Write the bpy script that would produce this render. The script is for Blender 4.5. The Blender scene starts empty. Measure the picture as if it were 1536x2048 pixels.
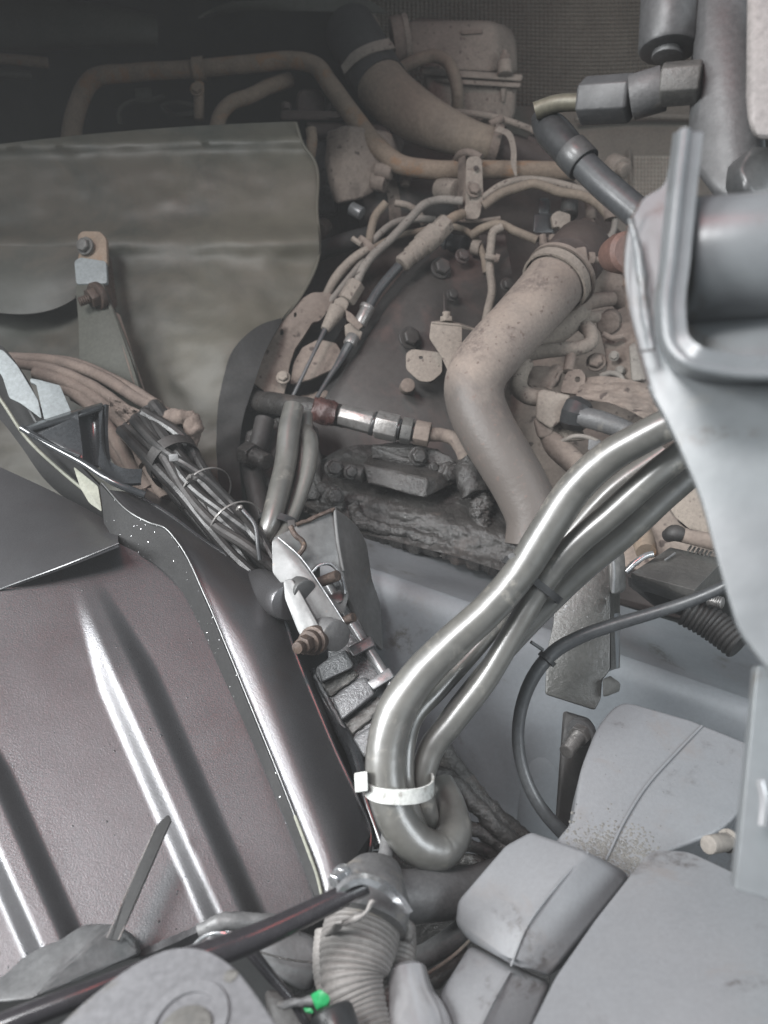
import bpy, bmesh, math, random
from mathutils import Vector, Matrix, noise, Euler
random.seed(7)
sc = bpy.context.scene
COL = sc.collection
# ------------------------------------------------------------------ camera
F = 1600.0                       # focal length in photo pixels (photo 1536 x 2048)
CAM = Vector((0, 0, 1.75))
MC = Matrix.Translation(CAM) @ Euler((math.radians(90 - 32), 0, 0)).to_matrix().to_4x4()
cd = bpy.data.cameras.new('camera'); co = bpy.data.objects.new('camera', cd); COL.objects.link(co)
co.matrix_world = MC
cd.sensor_fit = 'VERTICAL'; cd.sensor_height = 36.0; cd.lens = 36.0 * F / 2048
cd.clip_start = 0.02; cd.clip_end = 100
cd.dof.use_dof = True; cd.dof.focus_distance = 0.76; cd.dof.aperture_fstop = 6.0
sc.camera = co
# ------------------------------------------------------------------ light
w = bpy.data.worlds.new('World'); sc.world = w; w.use_nodes = True
bg = w.node_tree.nodes['Background']; bg.inputs[0].default_value = (0.82, 0.92, 1.0, 1); bg.inputs[1].default_value = 0.22
def lamp(name, cpos, ctarget, sx, sy, power, col):
    l = bpy.data.lights.new(name, 'AREA'); l.shape = 'RECTANGLE'; l.size = sx; l.size_y = sy; l.energy = power; l.color = col
    o = bpy.data.objects.new(name, l); COL.objects.link(o)
    p = MC @ Vector(cpos); t = MC @ Vector(ctarget)
    o.location = p; o.rotation_euler = (t - p).to_track_quat('-Z', 'Y').to_euler()
    return o
lamp('daylight_opening', (-0.62, 0.80, 0.50), (0.05, -0.2, -0.75), 0.42, 0.36, 20, (0.98, 0.99, 1.0))
lamp('side_opening', (1.0, 0.15, 0.35), (0.25, -0.25, -0.75), 0.7, 0.8, 6, (0.9, 0.96, 1.0)).data.spread = math.radians(110)
lamp('left_opening', (-1.05, 0.30, 0.05), (-0.15, -0.28, -0.58), 0.5, 0.5, 9, (0.97, 0.99, 1.0)).data.spread = math.radians(80)
lamp('red_glow', (-0.18, 1.12, 0.28), (-0.2, -0.2, -0.62), 0.3, 0.3, 1.9, (1.0, 0.16, 0.14))
vs = sc.view_settings; vs.view_transform = 'Standard'; vs.look = 'None'; vs.gamma = 1; vs.exposure = 0.26; vs.use_curve_mapping = False
try:
    sc.cycles.use_denoising = True
    sc.cycles.max_bounces = 6
except Exception: pass

# ------------------------------------------------------------------ helpers
def P(x, y, d): return MC @ Vector(((x - 768) / F * d, -(y - 1024) / F * d, -d))
def R(px, d): return px / F * d                       # a photo length in px at depth d, in metres
VIEW = (MC.to_3x3() @ Vector((0, 0, -1))).normalized()
RIGHT = (MC.to_3x3() @ Vector((1, 0, 0))).normalized()
UP = (MC.to_3x3() @ Vector((0, 1, 0))).normalized()
def plane(a, b, c):
    "a plane through three (x,y,depth) points -> depth(x,y) and its normal towards the viewer"
    A, B, C = P(*a), P(*b), P(*c)
    n = (B - A).cross(C - A).normalized()
    if n.dot(A - CAM) > 0: n = -n
    def depth(x, y):
        v = P(x, y, 1.0) - CAM
        t = n.dot(A - CAM) / n.dot(v)
        return t
    return depth, n
def flat(d): return plane((768, 1024, d), (868, 1024, d), (768, 1124, d))
def spline(pts, n=8, closed=False):
    "Hermite through points (Vectors of any size), chord-length tangents"
    pts = [Vector(p) for p in pts]; N = len(pts)
    if N == 2 and not closed: return [pts[0].lerp(pts[1], i / n) for i in range(n + 1)]
    L = [max((pts[(i + 1) % N] - pts[i]).length, 1e-6) for i in range(N)]
    def tan(i):
        if closed or 0 < i < N - 1:
            a, b, c = pts[(i - 1) % N], pts[i], pts[(i + 1) % N]; la, lb = L[(i - 1) % N], L[i]
            return ((b - a) / la * lb + (c - b) / lb * la) / (la + lb)
        return (pts[1] - pts[0]) / L[0] if i == 0 else (pts[-1] - pts[-2]) / L[N - 2]
    out = []
    for i in range(N if closed else N - 1):
        a, b = pts[i], pts[(i + 1) % N]; ta, tb = tan(i) * L[i], tan((i + 1) % N) * L[i]
        for k in range(n):
            t = k / n; t2, t3 = t * t, t * t * t
            out.append(a * (2 * t3 - 3 * t2 + 1) + ta * (t3 - 2 * t2 + t) + b * (-2 * t3 + 3 * t2) + tb * (t3 - t2))
    if not closed: out.append(pts[-1].copy())
    return out
def resample(pts, n):
    "n+1 points evenly spaced along a polyline"
    L = [0]
    for a, b in zip(pts, pts[1:]): L.append(L[-1] + (b - a).length)
    out = []; j = 0
    for i in range(n + 1):
        s = L[-1] * i / n
        while j < len(pts) - 2 and L[j + 1] < s: j += 1
        t = (s - L[j]) / max(L[j + 1] - L[j], 1e-9); out.append(pts[j].lerp(pts[j + 1], min(max(t, 0), 1)))
    return out
def rounded(pts, r=8, seg=4):
    "round the corners of a pixel polygon; a point may carry its own radius as third value"
    out = []; N = len(pts)
    for i in range(N):
        p = Vector(pts[i][:2]); rr = pts[i][2] if len(pts[i]) > 2 else r
        a = Vector(pts[i - 1][:2]); b = Vector(pts[(i + 1) % N][:2])
        da, db = a - p, b - p
        k = min(rr, da.length * .45, db.length * .45)
        if k < 0.5: out.append(p); continue
        s, e = p + da.normalized() * k, p + db.normalized() * k
        for j in range(seg + 1):
            t = j / seg; out.append(s * (1 - t) ** 2 + p * 2 * t * (1 - t) + e * t * t)
    return out
# a mesh is (verts in world space, faces)
def join(*ms):
    V, Fc = [], []
    for v, f in ms:
        o = len(V); V += v; Fc += [tuple(i + o for i in q) for q in f]
    return V, Fc
def tube_w(pts, rad, sides=18, cap=True, flatten=None):
    "sweep along world points; rad float or list; flatten=(axis, factor)"
    n = len(pts); rad = rad if isinstance(rad, (list, tuple)) else [rad] * n
    T = []
    for i in range(n):
        t = pts[min(i + 1, n - 1)] - pts[max(i - 1, 0)]; T.append(t.normalized())
    ref = UP if abs(T[0].dot(UP)) < .9 else RIGHT
    u = (ref - T[0] * ref.dot(T[0])).normalized(); V, Fc = [], []
    for i in range(n):
        u = (u - T[i] * u.dot(T[i])).normalized(); v = T[i].cross(u)
        for k in range(sides):
            a = 2 * math.pi * k / sides
            o = (u * math.cos(a) + v * math.sin(a)) * rad[i]
            if flatten: o = o - flatten[0] * o.dot(flatten[0]) * (1 - flatten[1])
            V.append(pts[i] + o)
    for i in range(n - 1):
        for k in range(sides):
            k2 = (k + 1) % sides
            Fc.append((i * sides + k, (i + 1) * sides + k, (i + 1) * sides + k2, i * sides + k2))
    if cap:
        Fc.append(tuple(range(sides))); Fc.append(tuple((n - 1) * sides + k for k in reversed(range(sides))))
    return V, Fc
def tube(pts, wpx, n=8, sides=18, rib=None, flatten=None, wob=0.0, straight=False):
    "tube through photo points (x,y,d[,width px]); rib=(pitch px, amount)"
    q = []
    for p in pts:
        ww = p[3] if len(p) > 3 else wpx
        v = P(*p[:3]); q.append((v.x, v.y, v.z, R(ww, p[2]) / 2))
    if straight: s = [Vector(a) for a in q]
    else: s = spline(q, n)
    if rib:
        L = sum(((b - a).xyz.length for a, b in zip(s, s[1:])))
        pit = R(rib[0], pts[0][2]); m = int(L / pit * 6); s = resample(s, m)
        rr = [a[3] * (1 + rib[1] * (abs(math.sin(math.pi * i / 6)) - .5)) for i, a in enumerate(s)]
    else: rr = [a[3] * (1 + wob * noise.noise(Vector((i * .35, a[3] * 900, 0)))) for i, a in enumerate(s)]
    return tube_w([Vector(a[:3]) for a in s], rr, sides, flatten=flatten)
def lathe(p0, p1, prof, sides=24, twist=0.0):
    "profile [(metres along axis from p0, radius m)]; axis p0->p1 world"
    ax = (p1 - p0).normalized(); ref = UP if abs(ax.dot(UP)) < .9 else RIGHT
    u = (ref - ax * ref.dot(ax)).normalized(); v = ax.cross(u); V, Fc = [], []
    for t, r in prof:
        for k in range(sides):
            a = 2 * math.pi * k / sides + twist
            V.append(p0 + ax * t + (u * math.cos(a) + v * math.sin(a)) * max(r, 1e-5))
    n = len(prof)
    for i in range(n - 1):
        for k in range(sides):
            k2 = (k + 1) % sides
            Fc.append((i * sides + k, i * sides + k2, (i + 1) * sides + k2, (i + 1) * sides + k))
    Fc.append(tuple(reversed(range(sides)))); Fc.append(tuple((n - 1) * sides + k for k in range(sides)))
    return V, Fc
def cyl(a, b, wpx, bev=.12, sides=28, w2=None):
    "cylinder between photo points, width in px at the first point, chamfered ends"
    A, B = P(*a), P(*b); L = (B - A).length; r = R(wpx, a[2]) / 2; r2 = R(w2, b[2]) / 2 if w2 else r; c = min(r, L / 2) * bev
    return lathe(A, B, [(0, r - c * 1.2), (c * .35, r - c * .35), (c, r), (L - c, r2), (L - c * .35, r2 - c * .35), (L, r2 - c * 1.2)], sides)
def hexn(a, b, wpx, twist=.3, bev=.1):
    A, B = P(*a), P(*b); L = (B - A).length; r = R(wpx, a[2]) / 2; c = min(r, L / 2) * bev
    return bev_mesh(lathe(A, B, [(0, r - c), (c, r), (L - c, r), (L, r - c)], 6, twist), r * .06, 2)
def disc_bolt(p, n, rpx, twist=0.2, stud=0.0):
    "hex head on a washer seen from photo point p, pointing along world normal n"
    c = P(*p); r = R(rpx, p[2]); n = n.normalized()
    m = [lathe(c - n * r * .2, c + n, [(0, r * 1.3), (r * .25, r * 1.3), (r * .33, r * 1.22)], 24),
         bev_mesh(lathe(c, c + n, [(0, r), (r * .75, r), (r * .9, r * .82)], 6, twist), r * .05, 2)]
    if stud: m.append(lathe(c, c + n, [(0, r * .55), (r * (.9 + stud), r * .55), (r * (1 + stud), r * .4)], 16))
    return join(*m)
def thread(a, b, wpx, pitch=5):
    "threaded stud"
    A, B = P(*a), P(*b); L = (B - A).length; r = R(wpx, a[2]) / 2; pt = R(pitch, a[2]); n = max(3, int(L / pt)); prof = [(0, r * .7)]
    for i in range(n):
        t = L * i / n; h = L / n; prof += [(t + h * .1, r * .84), (t + h * .45, r), (t + h * .6, r), (t + h * .95, r * .84)]
    prof.append((L, r * .7))
    return lathe(A, B, prof, 20)
def from_bm(bm):
    bm.verts.ensure_lookup_table(); bm.verts.index_update()
    r = [v.co.copy() for v in bm.verts], [tuple(v.index for v in f.verts) for f in bm.faces]
    bm.free(); return r
def to_bm(m):
    bm = bmesh.new(); vs_ = [bm.verts.new(v) for v in m[0]]
    for f in m[1]:
        try: bm.faces.new([vs_[i] for i in f])
        except ValueError: pass
    return bm
def bev_mesh(m, width, seg=3, angle=28):
    bm = to_bm(m); bmesh.ops.recalc_face_normals(bm, faces=bm.faces)
    es = [e for e in bm.edges if len(e.link_faces) == 2 and e.calc_face_angle(0) > math.radians(angle)]
    if es: bmesh.ops.bevel(bm, geom=es, offset=width, segments=seg, profile=.5, affect='EDGES', clamp_overlap=True)
    return from_bm(bm)
def plate(outline, pl, thick, bev=0.0008, holes=(), r=6, seg=2, raw=False):
    "polygon of photo pixels on a plane, extruded away from the viewer"
    depth, n = pl; bm = bmesh.new()
    loops = [outline if raw else rounded(outline, r)] + [rounded(h, 8) for h in holes]
    es = []
    for lp in loops:
        vv = [bm.verts.new(P(p[0], p[1], depth(p[0], p[1]))) for p in lp]
        es += [bm.edges.new((vv[i], vv[(i + 1) % len(vv)])) for i in range(len(vv))]
    if holes: bmesh.ops.triangle_fill(bm, use_beauty=True, use_dissolve=False, edges=es)
    else: bm.faces.new(list(bm.verts))
    g = bmesh.ops.extrude_face_region(bm, geom=list(bm.faces))
    bmesh.ops.translate(bm, vec=-n * thick, verts=[v for v in g['geom'] if isinstance(v, bmesh.types.BMVert)])
    m = from_bm(bm)
    return bev_mesh(m, bev, seg, 40) if bev else m
def hull(pts, bev=0.003, seg=3, world=False):
    bm = bmesh.new()
    for p in pts: bm.verts.new(p if world else P(*p))
    g = bmesh.ops.convex_hull(bm, input=list(bm.verts))
    bmesh.ops.delete(bm, geom=list({e for e in g['geom_interior'] + g['geom_unused'] if isinstance(e, bmesh.types.BMVert)}), context='VERTS')
    bmesh.ops.dissolve_limit(bm, angle_limit=math.radians(8), verts=list(bm.verts), edges=list(bm.edges))
    m = from_bm(bm)
    return bev_mesh(m, bev, seg, 15) if bev else m
def box(c, ax, ay, az, bev=.001):
    "oriented box, centre (world) and half-axes (world)"
    return hull([c + ax * i + ay * j + az * k for i in (-1, 1) for j in (-1, 1) for k in (-1, 1)], bev, 2, True)
def grid(rows, closed=False):
    V = [p for r_ in rows for p in r_]; m = len(rows[0]); Fc = []
    for i in range(len(rows) - 1):
        for k in range(m if closed else m - 1):
            k2 = (k + 1) % m
            Fc.append((i * m + k, i * m + k2, (i + 1) * m + k2, (i + 1) * m + k))
    return V, Fc
def loft(ca, cb, nu=40, nv=40, disp=None, mid=None, thick=.002, sm=True):
    "sheet between two photo curves (x,y,d); disp(x,y)->metres towards the viewer; with thickness"
    A = resample(spline([Vector(p) for p in ca], 10) if sm else [Vector(p) for p in ca], nv)
    B = resample(spline([Vector(p) for p in cb], 10) if sm else [Vector(p) for p in cb], nv)
    Mi = resample(spline([Vector(p) for p in mid], 10), nv) if mid else None
    rows = []
    for i in range(nv + 1):
        row = []
        for k in range(nu + 1):
            t = k / nu
            if Mi: q = A[i] * (2 * (t - .5) * (t - 1)) + Mi[i] * (4 * t * (1 - t)) + B[i] * (2 * t * (t - .5))
            else: q = A[i].lerp(B[i], t)
            d = q.z - (disp(q.x, q.y) if disp else 0)
            row.append(P(q.x, q.y, d))
        rows.append(row)
    return thicken(grid(rows), thick)
def thicken(m, t):
    "solid sheet: the given side faces the viewer, the back lies t further away"
    bm = to_bm(m); bmesh.ops.recalc_face_normals(bm, faces=bm.faces); bm.normal_update()
    s = sum(f.normal.dot(CAM - f.calc_center_median()) * f.calc_area() for f in bm.faces)
    if s < 0: bmesh.ops.reverse_faces(bm, faces=bm.faces); bm.normal_update()
    nrm = [v.normal.copy() for v in bm.verts]; V = [v.co.copy() for v in bm.verts]
    bm.verts.index_update(); Fc = [tuple(v.index for v in f.verts) for f in bm.faces]
    be = [(e.verts[0].index, e.verts[1].index, e.link_loops[0].vert.index) for e in bm.edges if len(e.link_faces) == 1]
    n = len(V); V2 = V + [v - k * t for v, k in zip(V, nrm)]
    F2 = Fc + [tuple(i + n for i in reversed(f)) for f in Fc]
    for a, b, s0 in be:
        if a != s0: a, b = b, a
        F2.append((b, a, a + n, b + n))
    bm.free(); return V2, F2
def ribbon(ea, eb, thick=.0012, n=8):
    "strap between two photo edge curves"
    A = spline([P(*p) for p in ea], n); B = spline([P(*p) for p in eb], n)
    A = resample(A, 24); B = resample(B, 24)
    return thicken(grid([A, [a.lerp(b, .5) for a, b in zip(A, B)], B]), thick)
def band(c, ax, u, ru, rv, wid, thick=.0012, n=40, sq=1.0):
    "closed elliptical band round axis ax; u one radius direction (world)"
    ax = ax.normalized(); u = (u - ax * u.dot(ax)).normalized(); v = ax.cross(u); rows = []
    for off, k in ((-.5, 1), (.5, 1), (.5, 0), (-.5, 0), (-.5, 1)):
        row = []
        for i in range(n):
            a = 2 * math.pi * i / n; ca, sa = math.cos(a), math.sin(a)
            ca = math.copysign(abs(ca) ** sq, ca); sa = math.copysign(abs(sa) ** sq, sa)
            row.append(c + ax * off * wid + u * ca * (ru + thick * k) + v * sa * (rv + thick * k))
        rows.append(row)
    return grid(rows, True)
def rough_up(m, amp, scale, cuts=0):
    bm = to_bm(m)
    if cuts:
        bmesh.ops.triangulate(bm, faces=bm.faces)
        for _ in range(cuts): bmesh.ops.subdivide_edges(bm, edges=list(bm.edges), cuts=1, use_grid_fill=True)
    bmesh.ops.remove_doubles(bm, verts=bm.verts, dist=1e-5)
    bmesh.ops.recalc_face_normals(bm, faces=bm.faces); bm.normal_update()
    for v, nn in [(v, v.normal.copy()) for v in bm.verts]:
        v.co += nn * amp * noise.fractal(v.co * scale, .8, 2.1, 5)
    return from_bm(bm)

def to_px(p):
    q = MC.inverted() @ p; return 768 + q.x / -q.z * F, 1024 - q.y / -q.z * F
def grains(m, n, r0, r1, keep=None, seed=1, flatk=.6):
    "n little crumbs or drops lying on the viewer's side of a mesh; keep(px,py)->probability"
    rnd = random.Random(seed); V, Fc = m; tris = []; acc = [0.0]
    for f in Fc:
        for k in range(1, len(f) - 1):
            a, b, c = V[f[0]], V[f[k]], V[f[k + 1]]; cr = (b - a).cross(c - a)
            tris.append((a, b, c, cr)); acc.append(acc[-1] + cr.length)
    import bisect; out = []; tries = 0; cnt = 0
    while cnt < n and tries < n * 60:
        tries += 1; i = min(bisect.bisect(acc, rnd.random() * acc[-1]) - 1, len(tris) - 1); a, b, c, cr = tris[max(i, 0)]
        u, v = rnd.random(), rnd.random()
        if u + v > 1: u, v = 1 - u, 1 - v
        p = a + (b - a) * u + (c - a) * v
        if keep and rnd.random() > keep(*to_px(p)): continue
        if cr.length < 1e-12: continue
        nn = cr.normalized()
        if nn.dot(CAM - p) < 0: nn = -nn
        r = r0 + (r1 - r0) * rnd.random() ** 2; t1 = nn.orthogonal().normalized(); t2 = nn.cross(t1); a0 = rnd.random() * 6
        vs_ = [p + (t1 * math.cos(a0 + j * 1.2566) + t2 * math.sin(a0 + j * 1.2566)) * r * (.75 + .5 * rnd.random()) - nn * r * .1 for j in range(5)] + [p + nn * r * flatk]
        out.append((vs_, [(j, (j + 1) % 5, 5) for j in range(5)])); cnt += 1
    return join(*out)
def mesh_obj(name, m, mat, base, smooth=35):
    me = bpy.data.meshes.new(name); me.from_pydata([v - base for v in m[0]], [], m[1])
    bm = bmesh.new(); bm.from_mesh(me); bmesh.ops.recalc_face_normals(bm, faces=bm.faces); bm.to_mesh(me); bm.free()
    me.polygons.foreach_set('use_smooth', [True] * len(me.polygons))
    me.set_sharp_from_angle(angle=math.radians(smooth))
    me.materials.append(mat); o = bpy.data.objects.new(name, me); COL.objects.link(o); return o
def thing(name, label, cat, base, group=None):
    e = bpy.data.objects.new(name, None); COL.objects.link(e); e.location = P(*base); e.empty_display_size = .02
    e['label'] = label; e['category'] = cat
    if group: e['group'] = group
    return e
def part(t, name, m, mat, smooth=35, label=None, kind=None):
    "a mesh under a thing, or under one of its parts"
    base = t.location if t.type == 'EMPTY' else t.parent.location
    o = mesh_obj(name, m, mat, base, smooth); o.parent = t
    if label: o['label'] = label
    if kind: o['kind'] = kind
    return o
def solo(name, label, cat, m, mat, smooth=35, group=None):
    c = sum(m[0], Vector()) / len(m[0]); o = mesh_obj(name, m, mat, c, smooth); o.location = c
    o['label'] = label; o['category'] = cat
    if group: o['group'] = group
    return o
def struct(name, m, mat, smooth=35):
    c = sum(m[0], Vector()) / len(m[0]); o = mesh_obj(name, m, mat, c, smooth); o.location = c; o['kind'] = 'structure'; return o

# ------------------------------------------------------------------ materials
def M(name, c1, c2=None, scale=14, rough=.5, rvar=.15, metal=0.0, bump=.15, bscale=140, dust=0.0, dustc=(.26, .2, .16),
      spec=.5, coat=0.0, stain=None, stscale=30, stth=.6, fine=.25, crough=.15, grad=None, spots=None, smudge=None):
    m = bpy.data.materials.new(name); m.use_nodes = True; nt = m.node_tree; N = nt.nodes; Lk = nt.links
    b = N['Principled BSDF']; tc = N.new('ShaderNodeTexCoord')
    def nz(s, det=8, rg=.6, dist=0):
        n = N.new('ShaderNodeTexNoise'); n.inputs['Scale'].default_value = s; n.inputs['Detail'].default_value = det; n.inputs['Roughness'].default_value = rg
        n.inputs['Distortion'].default_value = dist; Lk.new(tc.outputs['Object'], n.inputs['Vector']); return n.outputs['Fac']
    def rng(src, a, b_, c, d):
        n = N.new('ShaderNodeMapRange'); n.inputs[1].default_value = a; n.inputs[2].default_value = b_; n.inputs[3].default_value = c; n.inputs[4].default_value = d
        Lk.new(src, n.inputs[0]); return n.outputs[0]
    def mix(fac, a, bb):
        n = N.new('ShaderNodeMix'); n.data_type = 'RGBA'
        Lk.new(fac, n.inputs[0])
        for i, v in ((6, a), (7, bb)):
            if isinstance(v, tuple): n.inputs[i].default_value = (*v, 1)
            else: Lk.new(v, n.inputs[i])
        return n.outputs[2]
    c2 = c2 or tuple(v * .72 for v in c1)
    col = mix(rng(nz(scale, 9, .65, .4), .36, .64, 0, 1), c1, c2)
    f = rng(nz(bscale * 1.7, 4, .7), .3, .7, 1 - fine, 1 + fine * .6)
    mul = N.new('ShaderNodeMix'); mul.data_type = 'RGBA'; mul.blend_type = 'MULTIPLY'; mul.inputs[0].default_value = 1
    Lk.new(col, mul.inputs[6]); Lk.new(f, mul.inputs[7]); col = mul.outputs[2]
    r = rng(nz(scale * 2.3, 6, .6), .3, .7, max(rough - rvar, .05), min(rough + rvar, 1))
    if stain:
        s = rng(nz(stscale, 10, .7, .6), stth - .05, stth + .06, 0, 1); col = mix(s, col, stain)
    if dust:
        g = N.new('ShaderNodeNewGeometry'); sx = N.new('ShaderNodeSeparateXYZ'); Lk.new(g.outputs['Normal'], sx.inputs[0])
        up = rng(sx.outputs[2], -.2, .9, 0, 1); dn = rng(nz(scale * 1.6, 9, .7), .3, .62, .25, 1)
        mm = N.new('ShaderNodeMath'); mm.operation = 'MULTIPLY'; Lk.new(up, mm.inputs[0]); Lk.new(dn, mm.inputs[1])
        m2 = N.new('ShaderNodeMath'); m2.operation = 'MULTIPLY'; m2.inputs[1].default_value = dust; m2.use_clamp = True; Lk.new(mm.outputs[0], m2.inputs[0])
        col = mix(m2.outputs[0], col, dustc)
        mr = N.new('ShaderNodeMix'); mr.data_type = 'FLOAT'; Lk.new(m2.outputs[0], mr.inputs[0]); Lk.new(r, mr.inputs[2]); mr.inputs[3].default_value = .92; r = mr.outputs[0]
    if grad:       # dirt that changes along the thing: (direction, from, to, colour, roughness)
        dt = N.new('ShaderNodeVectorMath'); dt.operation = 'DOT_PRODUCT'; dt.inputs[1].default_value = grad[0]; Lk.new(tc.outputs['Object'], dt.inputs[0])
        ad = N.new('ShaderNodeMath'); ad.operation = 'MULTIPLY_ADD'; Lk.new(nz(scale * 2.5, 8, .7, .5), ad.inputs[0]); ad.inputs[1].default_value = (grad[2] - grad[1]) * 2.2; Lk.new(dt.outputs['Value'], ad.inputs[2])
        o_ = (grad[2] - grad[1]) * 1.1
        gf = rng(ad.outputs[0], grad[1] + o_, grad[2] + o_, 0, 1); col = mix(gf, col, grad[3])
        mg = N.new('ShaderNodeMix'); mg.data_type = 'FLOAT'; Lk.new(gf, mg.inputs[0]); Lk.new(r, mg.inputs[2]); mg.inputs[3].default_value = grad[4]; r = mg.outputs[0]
    if smudge:     # patchy dirt: (colour, patch scale, amount 0..1, grain scale)
        ma = rng(nz(smudge[1], 5, .6, .8), .66 - smudge[2] * .2, .74 - smudge[2] * .2, 0, 1); mb = rng(nz(smudge[3], 5, .75, .3), .42, .58, 0, 1)
        mm3 = N.new('ShaderNodeMath'); mm3.operation = 'MULTIPLY'; Lk.new(ma, mm3.inputs[0]); Lk.new(mb, mm3.inputs[1]); col = mix(mm3.outputs[0], col, smudge[0])
    if spots:
        sp = rng(nz(spots[1], 3, .5, .2), spots[2] - .03, spots[2] + .03, 0, 1); col = mix(sp, col, spots[0])
    Lk.new(col, b.inputs['Base Color']); Lk.new(r, b.inputs['Roughness'])
    b.inputs['Metallic'].default_value = metal; b.inputs['Specular IOR Level'].default_value = spec
    b.inputs['Coat Weight'].default_value = coat; b.inputs['Coat Roughness'].default_value = crough
    if bump:
        bp = N.new('ShaderNodeBump'); bp.inputs['Strength'].default_value = bump; bp.inputs['Distance'].default_value = .002
        Lk.new(nz(bscale, 6, .65), bp.inputs['Height']); Lk.new(bp.outputs[0], b.inputs['Normal'])
    return m
HOSE = M('wet_black_rubber', (.085, .083, .075), (.06, .06, .055), 20, .34, .08, bump=.22, bscale=34, spec=.9, coat=1.0, crough=.28, dust=.15, dustc=(.17, .16, .14), smudge=((.15, .142, .125), 34, .45, 220))
HOSE2 = M('black_rubber', (.045, .047, .048), (.03, .031, .032), 20, .38, .1, bump=.1, coat=.15, dust=.2, dustc=(.14, .13, .12))
CABLE = M('cable_jacket', (.05, .053, .055), (.035, .037, .04), 30, .4, .1, bump=.08)
GREY = M('grey_chassis_paint', (.135, .146, .157), (.118, .128, .138), 6, .4, .1, bump=.08, bscale=120, fine=.1, stain=(.13, .125, .12), stscale=12, stth=.66, dust=.2, dustc=(.2, .19, .18), smudge=((.075, .072, .068), 9, .62, 120))
GREYN = M('grey_bracket_paint', (.138, .147, .152), (.122, .13, .135), 6, .34, .1, fine=.08, smudge=((.09, .085, .08), 12, .3, 120), bump=.08, bscale=60, stain=(.2, .19, .17), stscale=10, stth=.7)
CAST = M('grey_cast_paint', (.138, .144, .152), (.122, .127, .134), 6, .48, .1, bump=.14, bscale=200, fine=.1, smudge=((.065, .06, .06), 13, .42, 170), stain=(.125, .12, .12), stscale=16, stth=.62, dust=.2, dustc=(.16, .15, .145))
GALV = M('bare_bracket_steel', (.125, .127, .126), (.098, .098, .096), 22, .4, .1, metal=.05, bump=.1, bscale=80, stain=(.2, .13, .085), stscale=26, stth=.68)
COVER = M('dark_metallic_paint', (.135, .134, .138), (.112, .11, .114), 5, .33, .05, metal=.75, bump=.2, bscale=800, stain=(.11, .096, .096), stscale=5, stth=.62, fine=.3)
COVERS = M('dark_flange_paint', (.024, .024, .024), (.017, .017, .017), 9, .7, .08, bump=.1, bscale=300, spec=.2)
BLACKP = M('black_gloss_paint', (.028, .03, .032), (.02, .022, .024), 20, .22, .06, bump=.04, coat=.5)
BLACKT = M('black_gloss_tube', (.022, .02, .022), (.016, .015, .017), 20, .2, .05, bump=.03, coat=.4)
SHIELD = M('dirty_olive_sheet', (.033, .036, .029), (.025, .027, .023), 4, .55, .12, bump=.12, bscale=60, stain=(.05, .046, .036), stscale=4, stth=.5, dust=.15, dustc=(.08, .07, .053), fine=.12, grad=(tuple(RIGHT * .9 - UP * .45), -.22, .10, (.086, .08, .061), .55))
FLAP = M('dark_rubber_flap', (.032, .031, .03), (.025, .025, .024), 9, .7, .1, bump=.15)
DUST = M('dusty_engine', (.185, .15, .127), (.13, .105, .09), 16, .85, .1, bump=.35, bscale=120, stain=(.075, .06, .052), stscale=22, stth=.6, dust=.45, dustc=(.24, .203, .175), spec=.2, spots=((.07, .056, .05), 60, .66))
DUSTL = M('pale_dusty_metal', (.235, .203, .173), (.17, .147, .126), 20, .8, .1, bump=.3, bscale=150, stain=(.105, .085, .073), stscale=45, stth=.65, dust=.35, dustc=(.275, .24, .208), spec=.2, spots=((.1, .08, .07), 120, .67))
DUSTH = M('dusty_hose', (.19, .155, .12), (.13, .108, .088), 9, .75, .1, bump=.12, bscale=90, dust=.4, dustc=(.25, .205, .165), spec=.25)
MAROON = M('dirty_maroon_block', (.05, .036, .033), (.036, .028, .026), 8, .62, .12, bump=.3, bscale=80, dust=.35, dustc=(.12, .096, .082), spec=.3)
HOUSE = M('dark_housing', (.036, .033, .031), (.027, .025, .024), 7, .5, .12, bump=.2, bscale=70, stain=(.062, .042, .038), stscale=7, stth=.54, dust=.18, dustc=(.1, .083, .072), spec=.4)
RUSTP = M('rusty_pipe', (.2, .155, .118), (.15, .118, .09), 30, .8, .1, bump=.35, bscale=170, stain=(.2, .11, .058), stscale=20, stth=.58, dust=.3, dustc=(.3, .24, .19), spec=.2)
RUST = M('brown_rust', (.075, .052, .04), (.048, .036, .031), 60, .55, .15, metal=.3, bump=.5, bscale=260, stain=(.13, .085, .058), stscale=60, stth=.62)
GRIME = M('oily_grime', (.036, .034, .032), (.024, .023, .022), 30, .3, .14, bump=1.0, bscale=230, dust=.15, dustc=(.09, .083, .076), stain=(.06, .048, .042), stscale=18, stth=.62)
GRIMEP = M('grimy_plate', (.1, .097, .09), (.072, .07, .066), 16, .45, .15, bump=.5, bscale=180, stain=(.045, .045, .043), stscale=16, stth=.58)
ALU = M('cast_aluminium', (.13, .132, .135), (.095, .097, .1), 18, .3, .1, metal=.2, bump=.7, bscale=260, stain=(.17, .155, .14), stscale=22, stth=.64)
ALUS = M('smooth_aluminium', (.22, .222, .225), (.17, .172, .175), 20, .32, .08, metal=.3, bump=.15, bscale=120)
ZINC = M('dull_zinc', (.3, .29, .28), (.22, .21, .2), 40, .38, .12, metal=.6, bump=.2, stain=(.1, .075, .06), stscale=50, stth=.62)
BRIGHT = M('bright_steel', (.62, .63, .64), (.5, .51, .52), 30, .22, .06, metal=.85, bump=.05)
SILVER = M('silver_paint', (.62, .62, .63), (.56, .56, .57), 8, .2, .03, metal=.7, bump=.02, fine=.05)
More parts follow.
